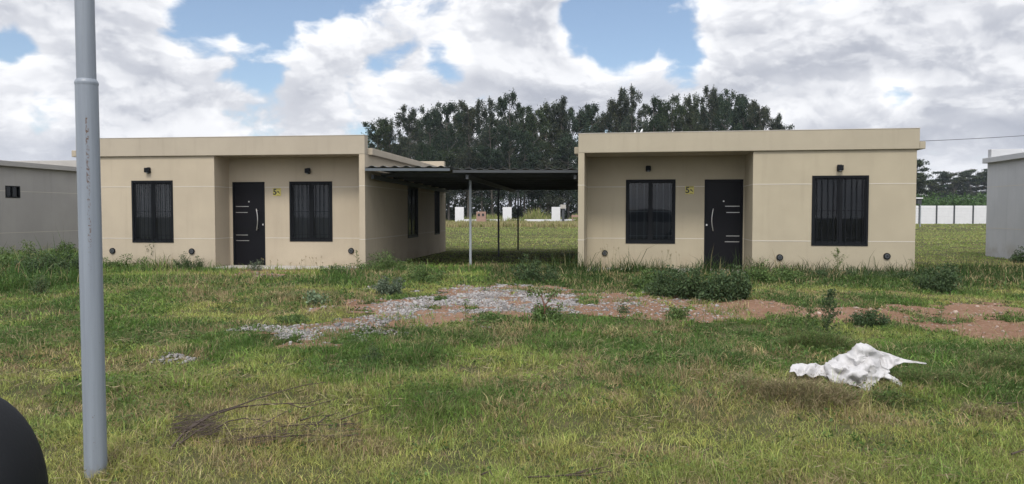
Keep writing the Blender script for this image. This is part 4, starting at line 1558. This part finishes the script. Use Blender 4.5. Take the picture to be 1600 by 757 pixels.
# beige house, right part
bush('weed_bush', 'spreading green weeds at the corner pier of the beige house', 600, 425, 90, 30, 'green', .035, 2600, 36)
bush('weed_bush', 'narrow dark weed against the shaded side wall of the beige house', 580, 412, 34, 36, 'dark', .035, 900, 14)
spire('weed_spire', 'thin sprig rising in front of the beige house pier', 558, 424, 20, 34, 'bright', .03, 14, dens=12)
bush('weed_bush', 'low weeds in front of the beige porch right of the door', 535, 430, 70, 18, 'green', .035, 1500, 24)
bush('weed_bush', 'grey green feathery weed below the black door of the beige house', 400, 424, 34, 17, 'grey', .03, 450, 12)
stalks('grass_tuft', 'thin dry stalks before the beige wall between door and window', 480, 424, 80, 26, 14)
stalks('grass_tuft', 'thin dry stalks in front of the beige door', 415, 424, 50, 24, 8)
bush('weed_bush', 'grey green bush at the near end of the carport shade', 610, 462, 50, 32, 'grey', .04, 1500, 20)
bush('weed_bush', 'leafy clump in front of the carport opening left of its post', 668, 440, 90, 26, 'green', .035, 2400, 30)
bush('weed_bush', 'pale broad leaved plant in the grass left of the gravel', 493, 478, 34, 28, 'pale', .06, 260, 9, aspect=.5)
bush('weed_bush', 'low green clump at the left tip of the gravel', 455, 504, 70, 13, 'green', .03, 1300, 24)
# carport front
bush('weed_bush', 'upright leafy weed in front of the carport right of the posts', 822, 442, 46, 44, 'dark', .045, 1500, 18)
bush('weed_bush', 'lower leafy weed beside the upright one before the carport', 855, 442, 40, 28, 'dark', .035, 900, 14)
# the branched plant on the gravel
pb = bush('weed_bush', 'leafy plant with a forked red brown stem growing on the gravel', 850, 503, 62, 30, 'green', .04, 1500, 22)
fk = MB()
sc = pb.location.y / F
P = lambda a, b_: Vector(((a - 850) * sc, 0, (503 - b_) * sc))
fk.tube([P(850, 503), P(851, 488), P(850, 475), P(846, 463), P(838, 457), P(824, 453)], [.014, .012, .01, .008, .006, .004], 6, False)
fk.tube([P(851, 478), P(857, 470), P(864, 462), P(869, 455)], [.01, .008, .006, .003], 6, False)
fk.tube([P(850, 484), P(862, 476), P(876, 478)], [.009, .006, .003], 6, False)
fk.tube([P(847, 466), P(846, 458), P(848, 452)], [.007, .005, .003], 6, False)
fk.tube([P(850, 488), P(841, 478), P(836, 476)], [.009, .006, .003], 6, False)
fk.build('forked_stem', 'redbark', pb)
C = []
r = np.random.default_rng(3)
for (a_, b_) in ((838, 457), (826, 454), (848, 453), (868, 456), (864, 461), (874, 478), (856, 459), (840, 461), (858, 466), (832, 456)):
    q = np.array(P(a_, b_))
    C.append(q + r.normal(0, .03, (26, 3)))
C = np.concatenate(C)
V, Q = leaf_quads(C, .045, r, .45, .2)
link('top_leaves', np_mesh('top_leaves', V, quads=Q, col=np.repeat(pal(len(C), r, LEAFY['bright'] + [(.2, .22, .14)]), 4, 0)), 'leaf', pb)
bush('weed_bush', 'low green clump at the near edge of the gravel', 765, 503, 66, 17, 'green', .035, 1300, 24)
spire('weed_spire', 'thin scraggly weed rising from the gravel left of the forked plant', 728, 500, 34, 32, 'green', .03, 14, dens=7)
bush('weed_bush', 'small weed on the far side of the gravel', 690, 470, 24, 10, 'green', .03, 300, 10)
bush('weed_bush', 'sparse shrub on the red strip between gravel and door bushes', 1052, 500, 62, 30, 'green', .03, 1200, 22, spiky=.6)
bush('weed_bush', 'tiny dark weed at the right end of the gravel', 975, 490, 22, 18, 'dark', .03, 220, 8)
# dense bushes in front of the right house
for k, (px_, py_, w_, h_, tn, lb) in enumerate([
        (1045, 462, 80, 42, 'dark', 'dense dark bush before the khaki house below its barred left window'),
        (1085, 467, 66, 48, 'dark', 'dense bush second from the left before the khaki house door'),
        (1125, 470, 70, 48, 'dark', 'big round dark bush straight before the khaki house door'),
        (1150, 468, 44, 46, 'dark', 'dark bush at the right end of the thicket before the door'),
        (1015, 452, 60, 28, 'green', 'low green bush at the left end of the thicket before the khaki house'),
        (1186, 446, 50, 34, 'green', 'grassy bush right of the khaki house door'),
        (1230, 442, 60, 22, 'green', 'low weeds under the vent right of the khaki door')]):
    bush('weed_bush', lb, px_, py_, w_, h_, tn, .045, 2300 if k < 4 else 1500, 40, seed=50 + k, spiky=.5)
spire('weed_spire', 'slender pale conifer shaped weed below the right window of the khaki house', 1309, 432, 36, 44, 'bright', .03, 34, dens=14)
bush('weed_bush', 'dark bush on the grass at the right corner of the khaki house', 1466, 456, 76, 42, 'dark', .04, 3000, 34)
spire('weed_spire', 'sprig against the right end of the khaki wall', 1426, 434, 18, 30, 'green', .03, 10, dens=10)
for k, (px_, w_, lb) in enumerate(((1345, 80, 'low weed strip under the right window of the khaki house'), (1400, 60, 'low weed strip beneath the right vent of the khaki house'), (1280, 60, 'low weed strip left of the pale conifer shaped weed'))):
    bush('weed_bush', lb, px_, 436, w_, 15, 'dark', .03, 1500, 26, seed=90 + k)
stalks('grass_tuft', 'dry leaning stalks at the left foot of the khaki recess wall', 950, 424, 70, 44, 16)
stalks('grass_tuft', 'thin pale stalks below the left window of the khaki house', 1045, 424, 60, 36, 12)
stalks('grass_tuft', 'seeding stalks left of the dark bush on the right', 1180, 430, 50, 30, 14, (.16, .17, .08))
bush('weed_bush', 'dark weed at the rear corner of the grey house on the right', 1556, 400, 26, 22, 'dark', .05, 700, 14)
bush('weed_bush', 'dark weed along the grey side wall at the right edge', 1590, 412, 30, 26, 'dark', .05, 700, 14)
# right foreground weeds
spire('weed_spire', 'tall feathery dark weed behind the white sack', 1293, 532, 50, 80, 'dark', .032, 52, dens=24, bare=.0)
spire('weed_spire', 'thin leggy weed left of the tall feathery one', 1258, 532, 56, 66, 'green', .034, 30, dens=18)
spire('weed_spire', 'leggy weed furthest left of the group behind the sack', 1236, 530, 34, 44, 'green', .028, 16, dens=12)
bush('weed_bush', 'dark rounded weed on the edge of the bare strip at right', 1357, 511, 58, 32, 'dark', .035, 2000, 26)
spire('weed_spire', 'small sprig on the bare strip at the far right', 1470, 500, 14, 24, 'green', .03, 8, dens=8)
bush('weed_bush', 'creeping weed across the bare strip at the far right', 1460, 503, 90, 8, 'green', .03, 700, 26)


def tangle(label, px_, py_, wpx, hpx, n, cols, seed=0, wid=.0045, dpx=.55):
    """a tangle of thin wiry stems and blades leaning every way, with small leaves among them"""
    p = G(px_, py_)
    sc = p.y / F
    Wd, Ht = wpx * sc, hpx * sc
    r = np.random.default_rng(seed)
    root = empty('weed_tangle', p)
    tag(root, label, 'weed')
    a = r.uniform(0, 6.283, n); q = np.sqrt(r.uniform(0, 1, n))
    lx, ly = q * np.cos(a) * Wd / 2, q * np.sin(a) * Wd / 2 * dpx + Wd * .15
    lx = lx + (vn(lx * 3 + seed, ly * 3, .4, 3) - .5) * .3 * Wd
    z0 = H(lx + p.x, ly + p.y) - p.z - .01
    hh = Ht * (1 - .7 * q ** 2) * r.uniform(.45, 1.15, n) * (.6 + .8 * vn(lx, ly, .13, seed))
    v, t, qd, c = blades(np.stack([lx, ly, z0], 1), hh, wid, r, pal(n, r, cols, .35), .8)
    link('blades', np_mesh('blades', v, tris=t, quads=qd, col=c), 'grass', root)
    m_ = n // 2
    k = r.integers(0, n, m_)
    C = np.stack([lx[k], ly[k], z0[k] + hh[k] * r.uniform(.2, .95, m_)], 1) + r.normal(0, .015, (m_, 3))
    V, Q = leaf_quads(C, r.uniform(.01, .026, m_), r, .4, .2)
    link('leaves', np_mesh('leaves', V, quads=Q, col=np.repeat(pal(m_, r, cols, .35), 4, 0)), 'leaf', root)
    return root


BR = [(.27, .215, .13), (.23, .19, .105), (.34, .275, .17), (.17, .19, .075), (.15, .14, .07)]
GR = [(.08, .14, .035), (.11, .18, .045), (.15, .18, .06), (.055, .10, .03), (.18, .15, .08)]
tangle('brown wiry weed tangle right in front of the white sack', 1300, 642, 110, 54, 2000, BR, 1)
tangle('brown weed tangle under the left end of the sack', 1238, 626, 90, 44, 1700, BR, 2)
tangle('thin wiry weeds crossing the left end of the white sack', 1262, 606, 70, 34, 1000, BR, 12)
tangle('straw coloured weed tangle left of the brown one before the sack', 1165, 614, 100, 30, 1100, BR[:3] + GR[1:3], 3)
tangle('green weed tangle between sack and right edge', 1470, 606, 130, 34, 5200, GR, 4)
tangle('green weed tangle at the right edge beyond the sack', 1570, 585, 110, 34, 4600, GR, 5)
tangle('green weed tangle in front of the sack strip', 1405, 640, 100, 24, 3600, GR, 6)
tangle('brown dry weed patch at the lower right behind the twig', 1560, 655, 110, 20, 3600, BR, 7)
tangle('greenish weed tangle at the foot of the tall weeds behind the sack', 1290, 548, 120, 36, 4600, GR, 8)

# middle foreground clumps
for k, (px_, py_, w_, h_, tn, lb) in enumerate([
        (672, 545, 80, 26, 'bright', 'leafy weed clump just below the gravel patch'),
        (745, 535, 40, 24, 'bright', 'small bright weed right of the mound below the gravel'),
        (580, 566, 34, 30, 'dark', 'small upright dark weed left of the mound below the gravel'),
        (560, 540, 60, 14, 'green', 'low weeds at the near tip of the gravel')]):
    bush('weed_bush', lb, px_, py_, w_, h_, tn, .022, 900, 26, seed=150 + k, spiky=.5, aspect=.32)

# ------------------------------------------------------------------ dead branches
db = empty('dead_branch', G(300, 690))
tag(db, 'fallen dead branch with long dark twigs lying in the grass at lower left', 'branch')
LN = [[(268, 694), (290, 676), (310, 662), (338, 646), (371, 636), (404, 624), (439, 615), (474, 605), (509, 600)],
      [(280, 690), (300, 672), (330, 652), (371, 638), (415, 633), (450, 632), (480, 634), (504, 627)],
      [(275, 694), (310, 678), (338, 660), (350, 650)], [(338, 674), (357, 663), (380, 659), (404, 661), (439, 664)],
      [(371, 693), (408, 687), (439, 687), (481, 683), (509, 686), (550, 683)], [(404, 676), (427, 659), (450, 645)],
      [(492, 669), (510, 656), (530, 648)], [(439, 672), (480, 668), (520, 668), (560, 664)], [(450, 633), (470, 640), (500, 632), (530, 624)],
      [(470, 662), (490, 652), (520, 650)], [(530, 660), (560, 648), (585, 640)]]
mb = MB()
r = random.Random(4)
for k, ln in enumerate(LN):
    pts = []
    for i_, q in enumerate(ln):
        t = i_ / (len(ln) - 1)
        g = G(q[0], q[1] + 9)
        pts.append(g + Vector((0, 0, .055 + r.uniform(-.008, .008))) - db.location)
    r0 = .0085 if k < 2 else .0062
    if k < 3: pts[0].z -= .04
    mb.tube(pts, [r0 * (1 - .65 * i_ / (len(pts) - 1)) for i_ in range(len(pts))], 5, False)
mb.build('branch', 'twig', db, smooth=True)
mb = MB()
for k in range(420):
    if k % 2:
        c = G(r.uniform(275, 345), 690 - r.uniform(0, 30))
    else:
        c = G(r.uniform(350, 560), r.uniform(672, 700))
    c = c - db.location + Vector((0, 0, r.uniform(.015, .06)))
    a = r.uniform(-.5, .9); l_ = r.uniform(.04, .16)
    dd = Vector((math.cos(a) * l_, math.sin(a) * l_, r.uniform(-.02, .03)))
    mb.tube([c - dd / 2, c + Vector((0, 0, r.uniform(0, .015))), c + dd / 2], [.0022, .0018, .001], 3, False)
mb.build('twigs', 'twig', db)
db2 = empty('dead_branch', G(860, 752))
tag(db2, 'short dark dead branch at the bottom edge of the picture', 'branch')
mb = MB()
for ln in ([(752, 748), (765, 742), (772, 752)], [(820, 752), (870, 750), (910, 744), (950, 734)], [(880, 749), (920, 748), (955, 742)], [(900, 746), (925, 736)]):
    pts = [G(q[0], q[1] + 5) + Vector((0, 0, .04)) - db2.location for q in ln]
    mb.tube(pts, [.006 * (1 - .6 * i_ / (len(pts) - 1)) for i_ in range(len(pts))], 5, False)
mb.build('branch', 'twig', db2)
db3 = empty('dead_branch', G(1560, 655))
tag(db3, 'thin dark twig in the grass at the lower right edge', 'branch')
mb = MB()
for ln in ([(1545, 632), (1570, 634), (1600, 632)], [(1580, 715), (1600, 708), (1625, 704)]):
    pts = [G(q[0], q[1] + 5) + Vector((0, 0, .04)) - db3.location for q in ln]
    mb.tube(pts, [.006, .005, .003], 5, False)
mb.build('branch', 'twig', db3)

# ------------------------------------------------------------------ white sack
m, nt, b = new_mat('woven_plastic')
tc = N(nt, 'ShaderNodeTexCoord')
o = tc.outputs['Object']
n1 = NOISE(nt, o, 9, 5, 0.6)
n2 = NOISE(nt, o, 260, 2, 0.5)
cc = MIXC(nt, RANGE(nt, n1, .45, .75), (0.45, 0.44, 0.445), (0.31, 0.29, 0.275))
nt.links.new(cc, b.inputs['Base Color'])
b.inputs['Roughness'].default_value = .5
bp = N(nt, 'ShaderNodeBump'); bp.inputs['Strength'].default_value = .8; bp.inputs['Distance'].default_value = .009
nt.links.new(M_(nt, 'ADD', M_(nt, 'ABSOLUTE', M_(nt, 'SUBTRACT', NOISE(nt, o, 13, 4, 0.6, dist=1.0), .5)), M_(nt, 'MULTIPLY', n2, .1)), bp.inputs['Height'])
nt.links.new(bp.outputs[0], b.inputs['Normal'])
MAT['sack'] = m
sg_ = G(1350, 612)
sack = empty('white_sack', sg_)
tag(sack, 'crumpled white plastic sack lying in the grass at right', 'sack')
from mathutils.geometry import delaunay_2d_cdt
import bmesh


def spt(px_, py_, dd):
    """sack point: on the photo line of sight, dd metres behind the sack's front foot"""
    return at(px_, py_, sg_.y + dd) - sack.location


CREASES = [((1353, 538), (1361, 560), .022), ((1361, 560), (1361, 587), .018), ((1361, 587), (1330, 589), .006), ((1353, 557), (1332, 580), -.02), ((1353, 540), (1340, 562), .012), ((1340, 562), (1352, 578), .012),
           ((1368, 560), (1379, 588), .02), ((1355, 540), (1382, 556), .016), ((1320, 556), (1326, 575), -.022), ((1326, 575), (1318, 590), .016), ((1300, 562), (1312, 580), .014), ((1290, 572), (1304, 592), -.016),
           ((1346, 590), (1358, 612), .02), ((1340, 575), (1350, 566), -.012), ((1370, 575), (1362, 600), -.018), ((1335, 592), (1350, 604), -.014), ((1308, 590), (1325, 600), .012), ((1312, 553), (1306, 570), .012)]


def crumple(name, outline, inner, back=None, seed=0, amp=.006):
    pts = list(outline) + list(inner)
    v2 = [Vector((p_[0], -p_[1])) for p_ in pts]
    n_o = len(outline)
    res = delaunay_2d_cdt(v2, [(k, (k + 1) % n_o) for k in range(n_o)], [], 1, 1e-4)
    co2, faces = res[0], res[2]
    dd = {}
    for k, q in enumerate(co2):
        j_ = min(range(len(pts)), key=lambda m_: (v2[m_] - q).length)
        dd[k] = pts[j_][2]
    bm = bmesh.new()
    fv = [bm.verts.new(spt(q.x, -q.y, dd[k])) for k, q in enumerate(co2)]
    for f in faces:
        try: bm.faces.new([fv[i_] for i_ in f])
        except ValueError: pass
    if back is not None:
        edge = [fv[min(range(len(co2)), key=lambda m_: (co2[m_] - v2[k]).length)] for k in range(n_o)]
        bk = [bm.verts.new(spt(*q)) for q in back]
        top_ = bk[0]
        for k in range(n_o):
            try: bm.faces.new([edge[(k + 1) % n_o], edge[k], min(bk, key=lambda b_: (b_.co - (edge[k].co + edge[(k + 1) % n_o].co) / 2 - Vector((0, .2, 0))).length)])
            except ValueError: pass
    bmesh.ops.triangulate(bm, faces=bm.faces)
    bmesh.ops.subdivide_edges(bm, edges=bm.edges[:], cuts=5, use_grid_fill=True)
    inner_v = [v for v in bm.verts if not v.is_boundary]
    for _k in range(4): bmesh.ops.smooth_vert(bm, verts=inner_v, factor=.5, use_axis_x=True, use_axis_y=True, use_axis_z=True)
    bm.normal_update()
    for v in bm.verts:
        x_, y_, z_ = v.co
        a_ = float(vn([x_ * 1.3 + z_ * .6 + seed], [z_ * 1.2 - x_ * .5 + y_], .028, 7)[0]) - .5
        b_ = float(vn([x_ + seed], [z_ + y_], .06, 17)[0]) - .5
        cr = 0.0
        for (q0, q1, h_) in CREASES:
            ax, az = (q0[0] - 1350) * sg_.y / F, (612 - q0[1]) * sg_.y / F
            bx_, bz = (q1[0] - 1350) * sg_.y / F, (612 - q1[1]) * sg_.y / F
            L2 = (bx_ - ax) ** 2 + (bz - az) ** 2
            t_ = max(0, min(1, ((x_ - ax) * (bx_ - ax) + (z_ - az) * (bz - az)) / L2))
            d_ = math.hypot(x_ - ax - t_ * (bx_ - ax), z_ - az - t_ * (bz - az))
            cr += h_ * math.exp(-d_ / .011)
        v.co += v.normal * (abs(a_) * -3.2 * amp + amp * .7 + b_ * amp * 2.5 + cr * (1 if not v.is_boundary else 0))
    me_ = bpy.data.meshes.new(name)
    bm.to_mesh(me_); bm.free()
    o_ = link(name, me_, 'sack', sack)
    md = o_.modifiers.new('thick', 'SOLIDIFY'); md.thickness = .002
    for p_ in me_.polygons: p_.use_smooth = True
    try: me_.set_sharp_from_angle(angle=R(50))
    except Exception: pass
    return o_


crumple('sack_body',
    [(1345.7, 535.7, .20), (1355, 535.7, .21), (1362.4, 540.3, .22), (1371.6, 546.7, .25), (1382.7, 553.3, .28), (1389, 571.8, .22), (1391, 581, .18), (1382.7, 588.4, .12), (1377, 591, .10),
     (1364, 610, .04), (1355, 616, .0), (1340, 606, .05), (1329, 603, .06), (1312.5, 604, .08), (1299.5, 600, .10), (1288, 585, .16), (1285.6, 570.8, .24), (1294, 563.5, .27), (1301.4, 559.0, .28), (1312.5, 552, .27),
     (1320.8, 552.5, .23), (1331, 542.5, .21)],
    [(1360.5, 549.6, .13), (1361.5, 571.8, .07), (1361.5, 586.6, .09), (1338, 564.4, .10), (1320, 573.6, .10), (1327, 566, .16), (1331, 581, .045), (1331, 592, .10), (1346.5, 577, .07), (1345.7, 588, .035), (1351, 596, .08),
     (1356, 604, .02), (1368, 558.7, .20), (1370, 571, .15), (1375, 577.5, .19), (1379, 586.5, .13), (1299.5, 573.6, .14), (1306, 566, .20), (1308.8, 584.7, .15), (1300, 589, .12), (1320.8, 592, .05), (1317, 583, .14), (1353, 557, .17), (1343, 549, .14), (1350, 566, .14),
     (1378, 562, .26), (1340, 597, .09), (1312, 577, .09), (1369, 596, .12), (1337, 573, .15)],
    back=[(1352, 548, .42), (1330, 560, .44), (1375, 566, .46), (1300, 575, .42), (1352, 585, .50), (1385, 580, .40), (1320, 590, .40)], seed=1)
crumple('sack_flap', [(1372, 548, .27), (1390, 553, .28), (1406, 559.5, .29), (1420, 563, .29), (1432, 565, .28), (1448, 567.5, .26), (1447, 569.5, .26), (1430, 567.8, .28), (1412, 567, .26), (1402, 570, .24), (1396, 573, .22), (1388, 579, .20), (1378, 574, .20)],
    [(1395, 562, .24), (1388, 566, .27), (1404, 565, .27)], seed=2, amp=.004)
crumple('sack_flap', [(1374, 588, .13), (1388, 584, .13), (1402, 593, .10), (1413, 601, .06), (1424, 609.5, .02), (1421, 612, .02), (1409, 609, .03), (1397, 599, .08)],
    [(1394, 593, .07), (1405, 601, .03), (1414, 606, .05)], seed=3, amp=.004)
crumple('sack_flap', [(1296, 569, .24), (1283, 571.5, .24), (1274, 567.5, .22), (1262, 570, .20), (1252, 567.5, .20), (1238, 569, .20), (1235, 574, .18), (1233, 582, .16), (1241, 580, .14), (1246, 588, .12), (1258, 584, .12), (1268, 591, .13), (1280, 587, .14), (1298, 590, .17)],
    [(1265, 575, .13), (1248, 577, .13), (1278, 578, .19), (1256, 582, .17)], seed=4, amp=.005)

# ------------------------------------------------------------------ side mirror of the car the picture was taken from, with the car
car = empty('car', (0.4, -1.6, 0.0))
tag(car, 'pale car parked behind the viewpoint, its black door mirror filling the lower left corner', 'car')
prof = [(-2.15, .45), (-2.2, .75), (-2.05, .98), (-1.2, 1.08), (-.55, 1.62), (.1, 1.70), (1.0, 1.68), (1.55, 1.55), (2.0, 1.12), (2.3, 1.05), (2.35, .55), (2.2, .38), (-2.0, .38)]
mb = MB()
for (y0, y1) in ((-.85, .85),):
    nP = len(prof)
    vs = [(p_[0], y0 * (.82 if p_[1] > 1.3 else 1), p_[1]) for p_ in prof] + [(p_[0], y1 * (.82 if p_[1] > 1.3 else 1), p_[1]) for p_ in prof]
    fs = [tuple(range(nP)), tuple(range(2 * nP - 1, nP - 1, -1))] + [(k, (k + 1) % nP, nP + (k + 1) % nP, nP + k) for k in range(nP)]
    mb.add(vs, fs)
mb.build('body', 'carpaint', car, bevel=.05)
for sgn in (1, -1):
    for q in ([(-.95, 1.12), (-.5, 1.55), (.15, 1.62), (.15, 1.12)], [(.22, 1.12), (.22, 1.62), (.95, 1.6), (1.35, 1.5), (1.65, 1.14)]):
        yb = lambda z: sgn * (.862 - max(0, z - 1.08) * .26)
        MB().add([], []) if False else None
        g_mb = MB(); g_mb.add([(a_, yb(b_), b_) for a_, b_ in q], [tuple(range(len(q)))])
        g_mb.build('side_window', 'glass' if False else 'doorblk', car)
for wx in (-1.35, 1.45):
    for sgn in (1, -1):
        w_ = MB().tube([(wx, sgn * .72, .33), (wx, sgn * .88, .33)], .33, 24).build('wheel', 'rubber', car, smooth=False)
        MB().tube([(wx, sgn * .875, .33), (wx, sgn * .89, .33)], .2, 20).build('rim', 'steel', w_)
mc = at(-56, 788, .86)
V = []; 
mv = MB()
nu, nw = 40, 24
SX, SY, SZ = 116 / F * .86, .06, 180 / F * .86
def sp_(v, e): return math.copysign(abs(v) ** e, v)
vv = []
for i_ in range(nw + 1):
    ph = math.pi * (i_ / nw - .5)
    for k in range(nu):
        th = 2 * math.pi * k / nu
        vv.append((mc.x + SX * sp_(math.cos(ph), 1.0) * sp_(math.cos(th), 1.0) , mc.y + SY * sp_(math.cos(ph), .7) * sp_(math.sin(th), .6), mc.z + SZ * sp_(math.sin(ph), 1.0)))
ff = [(i_ * nu + k, i_ * nu + (k + 1) % nu, (i_ + 1) * nu + (k + 1) % nu, (i_ + 1) * nu + k) for i_ in range(nw) for k in range(nu)]
vv = [tuple(Vector(v_) - car.location) for v_ in vv]
mv.add(vv, ff)
mir = mv.build('door_mirror', 'plastic', car, smooth=True)
c_ = mc - car.location
am = MB().tube([(c_.x - .05, c_.y, c_.z - .08), (c_.x - .12, c_.y - .3, c_.z - .12), (c_.x - .15, .80, c_.z - .12)], [.03, .03, .035], 10)
am.build('mirror_arm', 'plastic', mir, smooth=True)
